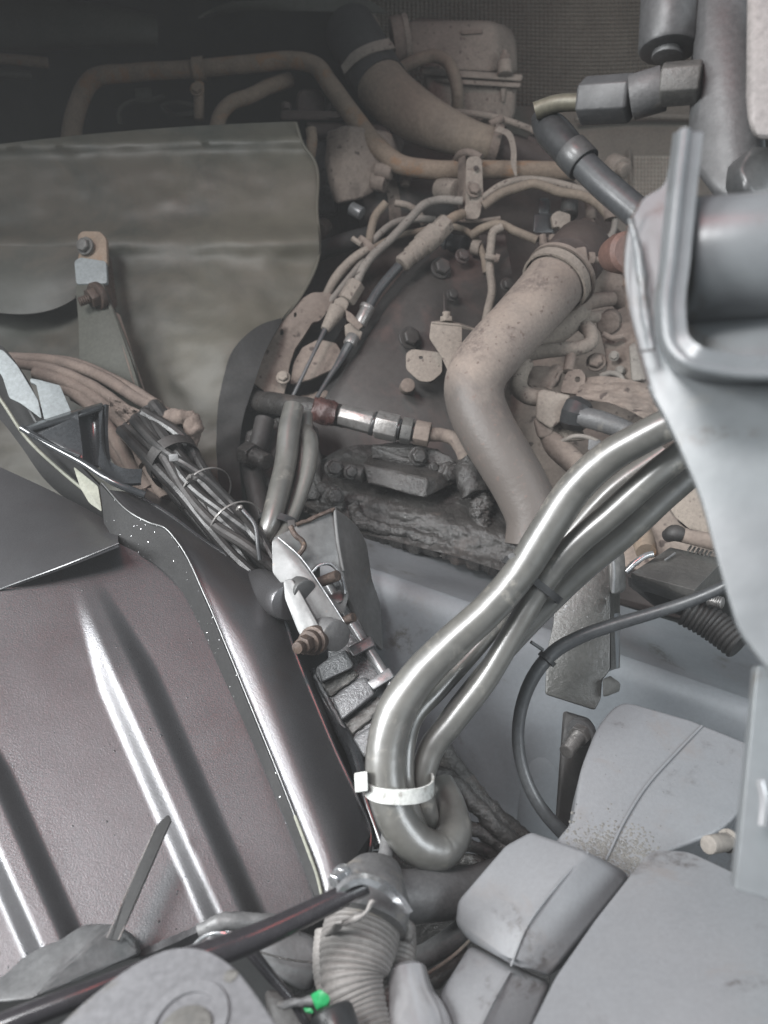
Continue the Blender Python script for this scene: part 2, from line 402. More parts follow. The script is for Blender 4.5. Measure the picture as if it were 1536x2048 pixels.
WHITE = M('white_nylon', (.5, .51, .49), (.43, .44, .42), 24, .4, .08, bump=.15, smudge=((.2, .19, .17), 60, .6, 300))
BLACK = M('black_nylon', (.03, .031, .032), (.02, .021, .022), 24, .34, .08, bump=.08)
PALE = M('pale_blue_grey_sheet', (.2, .222, .225), (.165, .183, .187), 8, .6, .1, bump=.1)
OLIVEP = M('pale_olive_sheet', (.2, .203, .165), (.16, .163, .132), 8, .6, .1, bump=.1)
FABRIC = M('dusty_wrap', (.15, .118, .1), (.1, .08, .07), 26, .9, .08, bump=.6, bscale=200, dust=.35, dustc=(.22, .18, .155), spec=.15)
LOOM = M('black_loom', (.022, .021, .02), (.015, .014, .014), 30, .55, .12, bump=.4, bscale=170, dust=.25, dustc=(.07, .06, .055))
RIBBED = M('grey_brown_conduit', (.15, .142, .135), (.112, .106, .102), 18, .55, .12, bump=.25, bscale=160, stain=(.2, .17, .13), stscale=16, stth=.62, dust=.25, dustc=(.24, .22, .2))
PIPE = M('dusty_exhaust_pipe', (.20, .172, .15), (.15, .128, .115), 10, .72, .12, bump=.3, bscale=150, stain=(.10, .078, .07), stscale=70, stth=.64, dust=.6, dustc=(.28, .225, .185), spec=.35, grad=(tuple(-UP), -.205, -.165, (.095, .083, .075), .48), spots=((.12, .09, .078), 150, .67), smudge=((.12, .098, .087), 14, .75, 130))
DARK = M('dark_cab_metal', (.018, .02, .017), (.012, .013, .011), 4, .8, .1, bump=.1)
DARKO = M('dark_olive_duct', (.055, .056, .045), (.038, .04, .033), 5, .7, .1, bump=.15)
FOIL = M('embossed_foil', (.34, .315, .275), (.24, .22, .19), 6, .42, .1, metal=.25, bump=.05, dust=.2)
FOILP = M('dusty_foil_panel', (.2, .178, .15), (.15, .135, .115), 6, .6, .1, metal=.1, bump=.12)
GREEN = M('green_plastic', (.012, .27, .085), (.01, .2, .06), 60, .4, .1, bump=.3)
COPPER = M('red_brown_plastic', (.14, .08, .064), (.11, .064, .052), 20, .6, .1, bump=.1)
DARKG = M('dark_grey_part', (.066, .067, .068), (.048, .049, .05), 12, .5, .1, bump=.15)
CHAR = M('dark_sleeve', (.10, .10, .10), (.075, .075, .076), 12, .5, .12, bump=.3, bscale=200, stain=(.14, .13, .115), stscale=22, stth=.62)
GROUND = M('asphalt', (.05, .05, .05), (.04, .04, .04), 6, .9, .05, bump=.4)

CRUST = M('sandy_crust', (.12, .115, .105), (.085, .082, .076), 60, .5, .15, bump=.4, bscale=300)

DUSTG = M('grey_dusty_line', (.2, .182, .162), (.14, .128, .115), 24, .75, .1, bump=.3, bscale=150, dust=.35, dustc=(.28, .25, .222), spec=.25, spots=((.09, .08, .07), 110, .66))

LEVER = M('lever_grey', (.105, .105, .11), (.09, .09, .094), 6, .5, .1, bump=.1, smudge=((.06, .055, .045), 14, .4, 120))
WIRE = M('wet_black_wire', (.018, .018, .018), (.012, .012, .012), 30, .34, .1, bump=.2, bscale=150, dust=.2, dustc=(.06, .053, .048))

WETB = M('oil_glint_bead', (.12, .118, .112), (.08, .08, .078), 60, .12, .04, bump=0, coat=1.0)

PLATED = M('oily_bracket_plate', (.062, .06, .055), (.045, .044, .041), 16, .4, .12, bump=.5, bscale=180, smudge=((.03, .03, .029), 14, .6, 120))
# ================================================================== setting
g = 6.0
struct('ground', ([Vector((-g, -g, 0)), Vector((g, -g, 0)), Vector((g, g, 0)), Vector((-g, g, 0))], [(0, 1, 2, 3)]), GROUND)
struct('cab_floor', loft([(-500, -420, 1.15), (-500, -60, 1.95), (-500, 420, 2.0)], [(2100, -420, 1.35), (2100, -60, 2.0), (2100, 420, 2.05)], 20, 30,
       disp=lambda x, y: .03 * math.sin(x / 90.) * math.exp(-((y - 60) / 120.) ** 2), thick=.01), DARK)
def CV(x, y, zc): return MC @ Vector((x, y, -zc))
struct('added_shade_panel', thicken(grid([[CV(x, .618 + .006 * math.sin(x * 9), .95) for x in (-1.6, -1.2, -.8, -.4, -.2, -.04)], [CV(x, 1.0, .82) for x in (-1.6, -1.2, -.8, -.4, -.2, -.04)], [CV(x, 1.5, .55) for x in (-1.6, -1.2, -.8, -.4, -.2, -.04)], [CV(x, 2.1, .1) for x in (-1.6, -1.2, -.8, -.4, -.2, -.04)]]), .02), DARK)  # unseen panel added to keep light off the far upper left
struct('bulkhead', loft([(-600, 380, 2.0), (-600, 2600, 1.75)], [(2200, 380, 2.05), (2200, 2600, 1.75)], 6, 6, thick=.01, sm=False), DARK)

# ================================================================== behind the engine, top
def foil_mesh():
    rows = []; nx, ny = 300, 150
    dep, n = plane((760, -40, 1.74), (1320, -20, 1.7), (1000, 190, 1.86))
    for j in range(ny + 1):
        row = []
        for i in range(nx + 1):
            x = 740 + 640 * i / nx; y = -60 + (270 + 35 * math.sin((x - 700) / 260.)) * j / ny
            e = math.cos(math.pi * (i + j) / 4) * math.cos(math.pi * (i - j) / 4)
            p = P(x, y, dep(x, y)) + n * (.006 * e + .02 * math.sin(x / 95. + 1.2) * math.sin(y / 80.))
            row.append(p)
        rows.append(row)
    return thicken(grid(rows), .004)
solo('heat_insulation', 'grey embossed diamond foil insulation behind the dusty reservoir at top', 'insulation', foil_mesh(), FOIL, 60)
t = thing('insulation_panel', 'dusty beige panel with a diamond embossed patch behind the black hose', 'panel', (1230, 400, 1.7))
part(t, 'sheet', plate([(1010, 215), (1420, 190), (1450, 560), (1030, 560)], plane((1000, 200, 1.72), (1400, 200, 1.68), (1200, 560, 1.62)), .006, .002), FOILP)
dep, n = plane((1000, 200, 1.715), (1400, 200, 1.675), (1200, 560, 1.615))
rows = []
for j in range(41):
    rows.append([P(1268 + 90 * i / 40., 312 + 112 * j / 40., dep(1268 + 90 * i / 40., 312 + 112 * j / 40.)) + n * .004 * math.cos(math.pi * (i + j) / 3) * math.cos(math.pi * (i - j) / 3) for i in range(41)])
part(t, 'embossed_patch', thicken(grid(rows), .003), FOIL, 60)
part(t, 'fold', tube([(1150, 238, 1.66), (1260, 232, 1.655), (1440, 236, 1.64)], 12, sides=10), FOILP)
part(t, 'seam', tube([(1258, 300, 1.66), (1262, 360, 1.65), (1262, 430, 1.64)], 7, sides=8), FOILP)

solo('air_duct', 'wide dark olive air duct under the cab at upper left', 'duct',
     tube([(-60, 40, 1.62, 110), (60, 48, 1.6, 105), (190, 50, 1.6, 84), (310, 62, 1.64, 60)], 90, flatten=(VIEW, .7)), DARKO)
solo('rubber_flap', 'pale olive flap hanging from the cab floor at top edge', 'flap',
     loft([(398, 38, 1.5), (440, 14, 1.5), (520, -8, 1.5), (640, -60, 1.5)], [(402, 36, 1.52), (470, 24, 1.52), (600, 22, 1.52), (780, 26, 1.54)], 10, 24, thick=.004), DARKO)
solo('heater_pipe', 'short faint pipe at the left edge under the air duct', 'pipe', tube([(-40, 116, 1.5), (40, 120, 1.5), (96, 126, 1.52)], 20, sides=12), RUSTP)
solo('heater_pipe', 'dark pipe at the left edge, below the short faint pipe', 'pipe', tube([(-40, 146, 1.5), (20, 148, 1.5), (62, 152, 1.52)], 18, sides=12), DARKO)
t = thing('cable_loops', 'thin dark cable loops hanging below the long rusty pipe', 'cable', (300, 245, 1.5))
part(t, 'loop', tube([(240, 250, 1.48), (238, 222, 1.48), (255, 205, 1.48), (300, 200, 1.48), (330, 192, 1.48)], 9, sides=8), DARKO)
part(t, 'loop', tube([(392, 212, 1.48), (350, 205, 1.48), (326, 212, 1.48), (340, 226, 1.48), (390, 226, 1.48)], 9, sides=8), DARKO)
part(t, 'connector', hull([(268, 176, 1.48), (305, 172, 1.48), (306, 200, 1.48), (270, 204, 1.48), (285, 188, 1.52)], .003), DARKO)

t = thing('rusty_coolant_pipe', 'long bent rusty pipe running across the top of the engine', 'pipe', (640, 140, 1.34))
part(t, 'tube', tube([(140, 340, 1.45, 40), (150, 230, 1.43, 38), (186, 158, 1.42, 36), (260, 146, 1.42, 34), (390, 138, 1.4, 34), (500, 128, 1.38, 34), (595, 122, 1.36, 34), (628, 130, 1.35, 35),
     (662, 172, 1.33, 37), (712, 240, 1.3, 38), (762, 300, 1.28, 38), (798, 328, 1.27, 38), (850, 338, 1.26, 37), (960, 339, 1.25, 36), (1080, 341, 1.25, 36), (1150, 343, 1.25, 36)], 36, 7, 20, wob=.03), RUSTP)
part(t, 'clip', band(P(398, 138, 1.4), P(420, 136, 1.4) - P(380, 140, 1.4), UP, R(20, 1.4), R(20, 1.4), R(22, 1.4), .002), RUSTP)
part(t, 'clip_bolt', join(cyl((398, 165, 1.39), (398, 240, 1.4), 20), disc_bolt((394, 178, 1.37), -VIEW, 11)), RUSTP)
solo('bypass_pipe', 'short rusty elbow pipe rising behind the olive splash shield', 'pipe',
     tube([(432, 262, 1.36), (440, 232, 1.36), (462, 206, 1.37), (500, 192, 1.38), (540, 172, 1.4), (580, 160, 1.42)], 29, 6, 16), RUSTP)

# ---- reservoir with lid
t = thing('dusty_reservoir', 'dusty beige cast reservoir with bolted lid and round end cap', 'reservoir', (940, 235, 1.42))
part(t, 'housing', hull([(846, 150, 1.4), (1034, 160, 1.38), (1030, 236, 1.4), (1000, 262, 1.41), (870, 250, 1.42), (850, 160, 1.58), (1036, 165, 1.58), (1022, 250, 1.58), (870, 250, 1.58)], .012, 4), DUSTL)
part(t, 'lid', hull([(812, 42, 1.41), (984, 40, 1.4), (992, 60, 1.395), (990, 146, 1.385), (842, 138, 1.39), (815, 110, 1.4), (830, 34, 1.56), (1020, 52, 1.56), (1034, 82, 1.54), (1036, 152, 1.5), (850, 140, 1.56), (1024, 62, 1.46), (1034, 92, 1.45), (1034, 148, 1.44)], .012, 4), DUSTL)
part(t, 'flange', hull([(908, 140, 1.375), (1046, 149, 1.37), (1044, 163, 1.37), (906, 154, 1.375), (840, 134, 1.4), (842, 150, 1.4), (860, 140, 1.6), (1046, 149, 1.58), (1044, 163, 1.58), (850, 152, 1.6)], .0035), DUSTL)
part(t, 'flange', hull([(912, 158, 1.378), (1043, 166, 1.373), (1041, 176, 1.373), (910, 168, 1.378), (850, 152, 1.41), (850, 162, 1.41), (860, 155, 1.58), (1043, 166, 1.57), (1041, 176, 1.57)], .003), DUSTL)
c = part(t, 'end_cap', cyl((818, 78, 1.4), (784, 84, 1.4), 88, .1, 32), DUST)
part(c, 'rim', band(P(812, 79, 1.4), P(784, 84, 1.4) - P(818, 78, 1.4), UP, R(44, 1.4), R(44, 1.4), R(10, 1.4), .002), DUSTL)
part(t, 'boss', cyl((1010, 150, 1.365), (1010, 124, 1.365), 30), DUSTL)
part(t, 'stud_nut', join(hexn((1010, 126, 1.365), (1010, 112, 1.365), 24), cyl((1010, 114, 1.365), (1010, 102, 1.365), 13)), DUST)
part(t, 'rib', hull([(1000, 172, 1.38), (1014, 173, 1.38), (1010, 206, 1.39), (1002, 206, 1.39), (1007, 180, 1.42)], .003), DUSTL)
part(t, 'drain_boss', cyl((972, 232, 1.385), (974, 246, 1.385), 44), DUST)
part(t, 'nameplate', plate([(922, 60), (966, 58), (966, 66), (922, 68)], flat(1.392), .004, .001), DUST)
solo('vent_hose', 'small dusty hose arching over the front of the reservoir', 'hose',
     tube([(800, 138, 1.37), (830, 122, 1.36), (868, 112, 1.355), (893, 122, 1.35), (908, 150, 1.345), (915, 185, 1.35), (916, 216, 1.37)], 25, 8, 16), DUSTH)

t = thing('intake_hose', 'fat dusty brown elbow hose between pipe and reservoir', 'hose', (850, 235, 1.3))
part(t, 'elbow', tube([(715, 70, 1.38, 96), (738, 125, 1.34, 100), (772, 182, 1.31, 104), (828, 228, 1.29, 100), (895, 262, 1.28, 84), (950, 281, 1.28, 70), (990, 290, 1.28, 64)], 90, 9, 32), DUSTH)
part(t, 'dark_cuff', tube([(700, 60, 1.37, 104), (722, 98, 1.345, 108), (745, 140, 1.325, 108), (762, 166, 1.315, 107)], 106, 8, 32), FLAP)
dirv = P(1000, 292, 1.28) - P(970, 284, 1.28)
c = part(t, 'clamp', band(P(990, 289, 1.28), dirv, UP, R(35, 1.28), R(35, 1.28), R(17, 1.28), .0016), DUST)
part(c, 'screw', cyl((980, 250, 1.27), (1006, 236, 1.27), 17), DUST)
part(t, 'outlet_pipe', tube([(985, 289, 1.29), (1030, 303, 1.29), (1070, 316, 1.3), (1100, 330, 1.31)], 54, 6, 24), MAROON)
part(t, 'tie_strap', ribbon([(988, 262, 1.235), (1010, 270, 1.23), (1021, 296, 1.22), (1023, 332, 1.215), (1030, 352, 1.215)], [(998, 252, 1.235), (1020, 262, 1.23), (1032, 294, 1.22), (1033, 330, 1.215), (1034, 352, 1.215)]), DUSTL)
solo('cloth_strip', 'off-white strip wrapped over the dark cuff of the fat hose', 'strip',
     ribbon([(682, 132, 1.3), (702, 106, 1.29), (738, 86, 1.28), (778, 76, 1.29)], [(688, 147, 1.3), (710, 124, 1.285), (744, 105, 1.275), (790, 94, 1.28)], .002), DUSTL)
t = thing('overflow_line', 'thin beige line below the reservoir ending in a small bracket', 'pipe', (1070, 280, 1.33))
part(t, 'tube', tube([(905, 224, 1.36), (950, 228, 1.34), (995, 236, 1.33), (1045, 252, 1.32), (1082, 268, 1.32)], 13, 6, 10), DUSTL)
part(t, 'bracket', plate([(1056, 268), (1086, 272), (1084, 306), (1054, 302)], flat(1.33), .004), MAROON)

# ---- engine block behind everything
t = thing('engine_block', 'dusty maroon engine block behind the pipes and lines', 'engine', (980, 900, 1.4))
part(t, 'block', rough_up(hull([(610, 250, 1.52), (1050, 270, 1.5), (1235, 470, 1.46), (1420, 640, 1.4), (1420, 1000, 1.3), (1400, 1250, 1.2), (900, 1150, 1.2), (560, 1000, 1.35), (600, 600, 1.5), (700, 240, 1.9), (1060, 270, 1.9), (1400, 640, 1.9), (1400, 1200, 1.9), (700, 1000, 1.9)], .03, 3), .006, 14, 3), MAROON, 50)
part(t, 'side_casting', rough_up(hull([(985, 600, 1.28), (1130, 585, 1.24), (1370, 560, 1.24), (1400, 1040, 1.06), (1190, 1060, 1.06), (1010, 900, 1.15), (980, 700, 1.25), (1000, 600, 1.5), (1400, 560, 1.5), (1400, 1050, 1.4), (1000, 950, 1.4)], .02, 3), .006, 22, 4), DUST, 60)
part(t, 'casting', rough_up(hull([(590, 800, 1.13), (650, 776, 1.12), (740, 800, 1.12), (760, 860, 1.11), (690, 910, 1.09), (600, 930, 1.1), (590, 800, 1.3), (760, 820, 1.3), (680, 930, 1.3)], .012, 3), .004, 40, 3), DUST, 60)
# ---- thermostat / pump body, upper middle
t = thing('water_pump', 'brown cast pump body beside the top right corner of the olive shield', 'pump', (700, 420, 1.34))
part(t, 'body', rough_up(hull([(655, 262, 1.3), (700, 250, 1.27), (780, 262, 1.28), (800, 330, 1.3), (770, 372, 1.3), (720, 400, 1.28), (668, 408, 1.28), (650, 330, 1.31), (650, 260, 1.5), (810, 280, 1.5), (700, 400, 1.45)], .016, 4), .002, 60, 1), DUST, 50)
part(t, 'body', hull([(560, 280, 1.34), (668, 280, 1.32), (672, 426, 1.33), (640, 432, 1.35), (560, 430, 1.36), (560, 280, 1.5), (680, 430, 1.5)], .01, 3), GRIME)
part(t, 'flange', hull([(562, 220, 1.33), (676, 222, 1.31), (684, 240, 1.3), (560, 240, 1.33), (562, 220, 1.48), (684, 224, 1.48), (684, 240, 1.48)], .004), MAROON)
part(t, 'ledge', hull([(610, 244, 1.32), (790, 250, 1.3), (770, 282, 1.3), (624, 270, 1.32), (610, 244, 1.5), (800, 250, 1.5), (770, 280, 1.5)], .006), MAROON)
part(t, 'cap', hull([(592, 190, 1.36), (602, 178, 1.36), (640, 178, 1.36), (650, 190, 1.36), (650, 226, 1.36), (592, 226, 1.36), (600, 182, 1.44), (644, 182, 1.44), (650, 226, 1.44), (594, 226, 1.44)], .006, 3), MAROON)
for bx_, by_ in ((572, 216), (666, 218)):
    part(t, 'bolt', join(hexn((bx_, by_ + 4, 1.34), (bx_, by_ - 8, 1.34), 22)), MAROON)
part(t, 'spout', join(cyl((752, 340, 1.28), (784, 346, 1.275), 30), cyl((745, 362, 1.29), (772, 368, 1.285), 36)), DUST)
part(t, 'plug', cyl((702, 416, 1.29), (724, 428, 1.285), 26), ALUS)
part(t, 'stub', tube([(622, 258, 1.29), (624, 278, 1.29), (620, 312, 1.3)], 22, 4, 14), RUSTP)
solo('return_hose', 'dark hose emerging from behind the shield below the brown pump', 'hose', tube([(560, 560, 1.3), (630, 508, 1.29), (680, 488, 1.28), (740, 470, 1.3)], 36, 6, 18), FLAP)
solo('drain_plug', 'rusty round plug beside the right edge of the olive shield', 'plug', cyl((650, 452, 1.3), (636, 462, 1.28), 34), RUST)

# ---- clamp bracket on the rusty pipe
t = thing('pipe_clamp_bracket', 'flat dusty clamp bracket with a bolt gripping the rusty pipe', 'bracket', (944, 440, 1.2))
pl = plane((920, 310, 1.205), (968, 310, 1.2), (944, 440, 1.19))
part(t, 'plate', plate([(932, 312, 14), (964, 312, 14), (967, 398), (958, 438, 10), (928, 438, 6), (931, 390)], pl, .004, .0012), DUSTL)
part(t, 'side', hull([(916, 316, 1.235), (932, 308, 1.21), (932, 400, 1.2), (926, 438, 1.2), (918, 430, 1.225), (914, 400, 1.23), (920, 320, 1.25)], .002), DUST)
part(t, 'saddle', tube([(913, 320, 1.25), (922, 308, 1.23), (942, 306, 1.215), (962, 316, 1.21)], 16, 6, 12), DUST)
part(t, 'bolt', disc_bolt((947, 380, 1.187), pl[1] + RIGHT * .4, 12, .3), DUST)
part(t, 'hole', cyl((952, 336, 1.203), (952, 336, 1.19), 10), MAROON)
part(t, 'spacer', cyl((880, 378, 1.27), (916, 382, 1.24), 44), DUSTL)
part(t, 'foot', tube([(880, 432, 1.215), (940, 442, 1.205), (1000, 436, 1.21)], 8, 5, 8), DUST)
# ---- thin lines round it
LINES = []
def line(label, pts, wpx, mat=None, name='fuel_line', group=None):
    LINES.append(1); mat = mat or (DUSTL, DUSTG, DUSTH)[len(LINES) % 3]
    return solo(name, label, 'line', tube(pts, wpx, 9, 12, wob=.05), mat, group=group)
line('long dusty line curving down from the clamp bracket to the upper coupling', [(925, 402, 1.19), (880, 400, 1.19), (850, 408, 1.18), (820, 438, 1.17), (778, 482, 1.15), (745, 512, 1.14), (725, 540, 1.13), (708, 580, 1.125)], 17)
line('short dusty line looping above the tied crossing', [(772, 406, 1.2), (752, 430, 1.2), (742, 462, 1.19), (738, 490, 1.18)], 17)
line('pinkish line stub behind the long dusty line', [(790, 406, 1.22), (818, 412, 1.22), (840, 430, 1.23), (848, 448, 1.24)], 14)
line('dusty line arching from the tied crossing to the right', [(740, 490, 1.185), (762, 466, 1.19), (790, 446, 1.2), (830, 438, 1.21), (870, 440, 1.22)], 15)
line('low dusty line running behind the tapered coupling', [(740, 500, 1.17), (790, 474, 1.18), (840, 462, 1.19), (890, 452, 1.2), (925, 458, 1.2), (952, 478, 1.19), (966, 510, 1.18), (972, 545, 1.18)], 13)
line('dusty line dropping from the tied crossing behind the brown arm', [(735, 498, 1.16), (700, 524, 1.16), (672, 556, 1.16), (650, 600, 1.17), (630, 640, 1.19)], 20)
line('thin line pressed under the long dusty line', [(728, 520, 1.165), (704, 550, 1.16), (680, 580, 1.15), (660, 605, 1.15)], 14)
t = thing('cable_tie_crossing', 'dusty cable tie binding the lines left of the coupling', 'cable tie', (735, 495, 1.15))
part(t, 'strap', band(P(736, 494, 1.165), P(760, 470, 1.16) - P(715, 520, 1.16), RIGHT, R(25, 1.16), R(14, 1.16), R(14, 1.16)), DUST)
part(t, 'tail', tube([(722, 488, 1.15), (704, 476, 1.15)], 11, 2, 6), DUSTL)
t = thing('tapered_coupling', 'dusty tapered coupling joining a line to a dark hose', 'coupling', (840, 495, 1.14))
part(t, 'inlet', tube([(925, 428, 1.18), (905, 436, 1.165), (888, 450, 1.16)], 20, 5, 14), RUSTP)
part(t, 'nut', hexn((894, 444, 1.155), (868, 472, 1.15), 42), DUSTL)
part(t, 'body', lathe(P(874, 464, 1.15), P(795, 536, 1.13), [(0, R(16, 1.15)), (.003, R(23, 1.15)), (.031, R(23, 1.15)), (.033, R(20, 1.15)), (.045, R(20, 1.15)), (.047, R(18, 1.15)), (.056, R(19, 1.15)), (.058, R(16, 1.15)), (.073, R(18, 1.15)), (.076, R(14, 1.15))], 24), DUSTL)
part(t, 'hose', tube([(798, 532, 1.13), (775, 558, 1.125), (752, 588, 1.12), (733, 622, 1.115)], 19, 6, 14), CABLE)
t = thing('shift_cable', 'right hand push-pull cable with zinc end fitting', 'cable', (700, 650, 1.11))
part(t, 'ferrule', cyl((738, 612, 1.115), (718, 650, 1.11), 27), ZINC)
part(t, 'collar', cyl((736, 613, 1.116), (732, 620, 1.115), 31), ZINC)
part(t, 'bridge', hull([(690, 618, 1.1), (704, 626, 1.1), (728, 652, 1.1), (716, 662, 1.1), (692, 640, 1.1), (700, 630, 1.12), (720, 655, 1.12)], .002), DUST)
part(t, 'anchor', hull([(688, 650, 1.105), (702, 644, 1.105), (726, 664, 1.105), (720, 682, 1.105), (690, 676, 1.105), (700, 655, 1.13), (718, 675, 1.13)], .002), DUSTL)
part(t, 'end_ring', cyl((707, 672, 1.105), (698, 690, 1.1), 26), ZINC)
part(t, 'rod', tube([(700, 686, 1.1, 20), (690, 704, 1.1, 18), (676, 728, 1.095, 14), (660, 752, 1.09, 10), (626, 808, 1.08, 8.5)], 12, 4, 10), CABLE)
t = thing('shift_cable', 'left hand push-pull cable with beige cone end', 'cable', (660, 640, 1.11))
part(t, 'nut', hexn((714, 566, 1.12), (692, 602, 1.115), 38), DUSTL)
part(t, 'clamp', hull([(668, 598, 1.11), (690, 588, 1.11), (700, 606, 1.11), (690, 628, 1.11), (662, 622, 1.11), (674, 606, 1.13), (690, 616, 1.13)], .003), DUSTL)
part(t, 'cone', cyl((676, 618, 1.11), (650, 660, 1.1), 36, .1, 24, 20), DUSTL)
part(t, 'rod', tube([(652, 655, 1.1, 12), (640, 680, 1.095, 9), (583, 798, 1.08, 8)], 9, 4, 10), CABLE)
line('long beige line running right from the clamp bracket', [(966, 412, 1.185), (1000, 388, 1.18), (1040, 374, 1.175), (1062, 368, 1.17), (1120, 384, 1.165), (1170, 394, 1.16), (1198, 410, 1.16), (1216, 430, 1.16)], 19)
line('thin line tucked above the long beige line', [(966, 396, 1.195), (1000, 372, 1.19), (1040, 360, 1.19), (1090, 362, 1.19), (1150, 376, 1.185), (1196, 392, 1.18), (1226, 418, 1.17)], 15)
line('beige line turning down at the right end and back under the black block', [(1190, 396, 1.17), (1222, 416, 1.165), (1230, 440, 1.16), (1222, 470, 1.16), (1190, 482, 1.16), (1130, 484, 1.16), (1080, 478, 1.16), (1040, 466, 1.165), (1000, 452, 1.17), (966, 456, 1.18)], 13)
line('beige line merging into the bundle left of the black block', [(1074, 480, 1.15), (1030, 462, 1.155), (998, 448, 1.16), (966, 456, 1.165), (944, 470, 1.18)], 17)
line('vertical dusty line left of the fat exhaust pipe', [(1004, 454, 1.15), (988, 462, 1.15), (982, 490, 1.15), (980, 540, 1.15), (984, 580, 1.15), (976, 620, 1.15), (968, 660, 1.14)], 17)
t = thing('line_clip', 'little clip crossing the vertical dusty line', 'clip', (985, 515, 1.14))
part(t, 'bar', tube([(970, 513, 1.14), (996, 517, 1.14)], 13, 2, 8), DUSTL)
part(t, 'head', cyl((990, 516, 1.135), (998, 518, 1.135), 18), DUST)
t = thing('line_clip', 'small clip on the beige line right below the black block', 'clip', (1090, 480, 1.14))
part(t, 'bar', tube([(1084, 470, 1.15), (1088, 490, 1.15)], 16, 2, 8), DUST)
part(t, 'head', cyl((1104, 470, 1.15), (1106, 490, 1.15), 14), DUST)
solo('line_wrap', 'pinkish tape wrapped where the two beige lines meet at right', 'tape', tube([(1206, 402, 1.165, 32), (1222, 424, 1.16, 36), (1224, 438, 1.16, 30)], 34, 4, 14), DUST)
t = thing('pressure_sensor', 'black sensor with a pale round tip under the lines', 'sensor', (920, 490, 1.2))
part(t, 'body', lathe(P(880, 488, 1.22), P(945, 494, 1.19), [(0, .013), (.012, .013), (.013, .017), (.018, .017), (.019, .012), (.026, .012), (.027, .015), (.044, .015)], 24), BLACK)
part(t, 'tip', cyl((945, 494, 1.19), (962, 497, 1.185), 30), DUSTL)
t = thing('fuse_connector', 'black connector block below the long beige line', 'connector', (1090, 455, 1.25))
part(t, 'block', hull([(1068, 428, 1.2), (1106, 426, 1.2), (1108, 466, 1.2), (1066, 466, 1.2), (1070, 428, 1.26), (1108, 466, 1.26)], .002), BLACK)
part(t, 'stem', hull([(1078, 396, 1.22), (1100, 396, 1.22), (1100, 430, 1.22), (1076, 430, 1.22), (1080, 396, 1.27), (1100, 430, 1.27)], .003), BLACK)
t = thing('dusty_valve', 'dusty valve with clips right of the black connector block', 'valve', (1150, 480, 1.2))
part(t, 'clip', plate([(1102, 430), (1116, 420), (1142, 428), (1140, 462), (1124, 464), (1120, 452), (1106, 456)], flat(1.19), .01, .0015), DUSTL)
part(t, 'body', rough_up(hull([(1130, 446, 1.22), (1190, 430, 1.22), (1192, 476, 1.22), (1140, 478, 1.22), (1135, 450, 1.3), (1192, 470, 1.3)], .006), .002, 80, 2), DUST, 60)
part(t, 'solenoid', cyl((1140, 396, 1.24), (1138, 432, 1.23), 34), GRIMEP)
part(t, 'post', cyl((1180, 404, 1.23), (1182, 440, 1.23), 20), DUST)
part(t, 'cap', cyl((1164, 464, 1.19), (1166, 480, 1.19), 15), DUST)

# ---- bell housing
def hd(x, y): return .012 * math.exp(-((x - 860) / 40.) ** 2 - ((y - 640) / 160.) ** 2)
t = thing('bell_housing', 'large dark curved gearbox bell housing with maroon face', 'housing', (830, 900, 1.2))
part(t, 'face', loft([(900, 470, 1.24), (800, 580, 1.18), (730, 680, 1.14), (655, 790, 1.11), (600, 900, 1.1)], [(1010, 470, 1.22), (1030, 600, 1.17), (1020, 720, 1.14), (1000, 850, 1.1), (1010, 1000, 1.06)], 40, 50,
     disp=lambda x, y: .02 * math.sin(math.pi * min(max((x - 640) / 360., 0), 1)) + hd(x, y), thick=.01), HOUSE, 50)
part(t, 'rim', loft([(884, 462, 1.26), (780, 575, 1.21), (700, 690, 1.17), (630, 800, 1.14)], [(905, 476, 1.235), (806, 585, 1.175), (735, 690, 1.135), (660, 795, 1.105)], 8, 40, thick=.01), FLAP)
hn = -VIEW + RIGHT * .35 + UP * .1
for x, y, r_, d in ((882, 536, 20, 1.165), (820, 676, 21, 1.1), (815, 776, 13, 1.085), (905, 590, 12, 1.14), (925, 512, 14, 1.17), (1015, 570, 14, 1.14)):
    part(t, 'bolt', disc_bolt((x, y, d), hn, r_ * .85, .2), HOUSE)
part(t, 'ridge', tube([(888, 585, 1.135, 3), (890, 625, 1.125, 6), (894, 650, 1.12, 9)], 6, 4, 8), HOUSE)

# ---- small sheet brackets left of the fat pipe
t = thing('pipe_support_bracket', 'pale dusty sheet bracket with bolt on top beside the fat pipe', 'bracket', (905, 750, 1.06))
pl = plane((855, 650, 1.04), (925, 655, 1.03), (890, 745, 1.03))
part(t, 'web', plate([(862, 642), (924, 648), (924, 690), (912, 730), (900, 752), (882, 712), (858, 676)], pl, .003, .0008), DUSTL)
part(t, 'top', hull([(862, 643, 1.038), (884, 640, 1.08), (918, 645, 1.07), (960, 660, 1.03), (961, 664, 1.03), (926, 651, 1.028), (862, 647, 1.038), (925, 655, 1.03)], .001), DUSTL)
part(t, 'bolt', join(hexn((893, 644, 1.05), (893, 634, 1.05), 27), cyl((893, 636, 1.05), (893, 624, 1.05), 17)), DUSTL)
t = thing('small_angle_bracket', 'small hooked bracket on the bell housing, left of the pale bracket', 'bracket', (850, 765, 1.07))
pl = plane((810, 710, 1.07), (885, 705, 1.06), (850, 765, 1.06))
part(t, 'web', plate([(812, 706), (824, 698), (876, 704), (884, 712), (884, 745), (862, 764, 10), (838, 762, 8), (812, 738)], pl, .003, .0008, holes=[[(838, 712), (846, 712), (846, 718), (838, 718)]]), DUSTL)
part(t, 'dark_back', plate([(846, 716), (886, 712), (898, 742), (860, 768), (850, 752)], flat(1.068), .003, .0008), HOUSE)  # back plate in the darker housing material
part(t, 'stud', cyl((812, 776, 1.075), (816, 770, 1.05), 28), DUST)
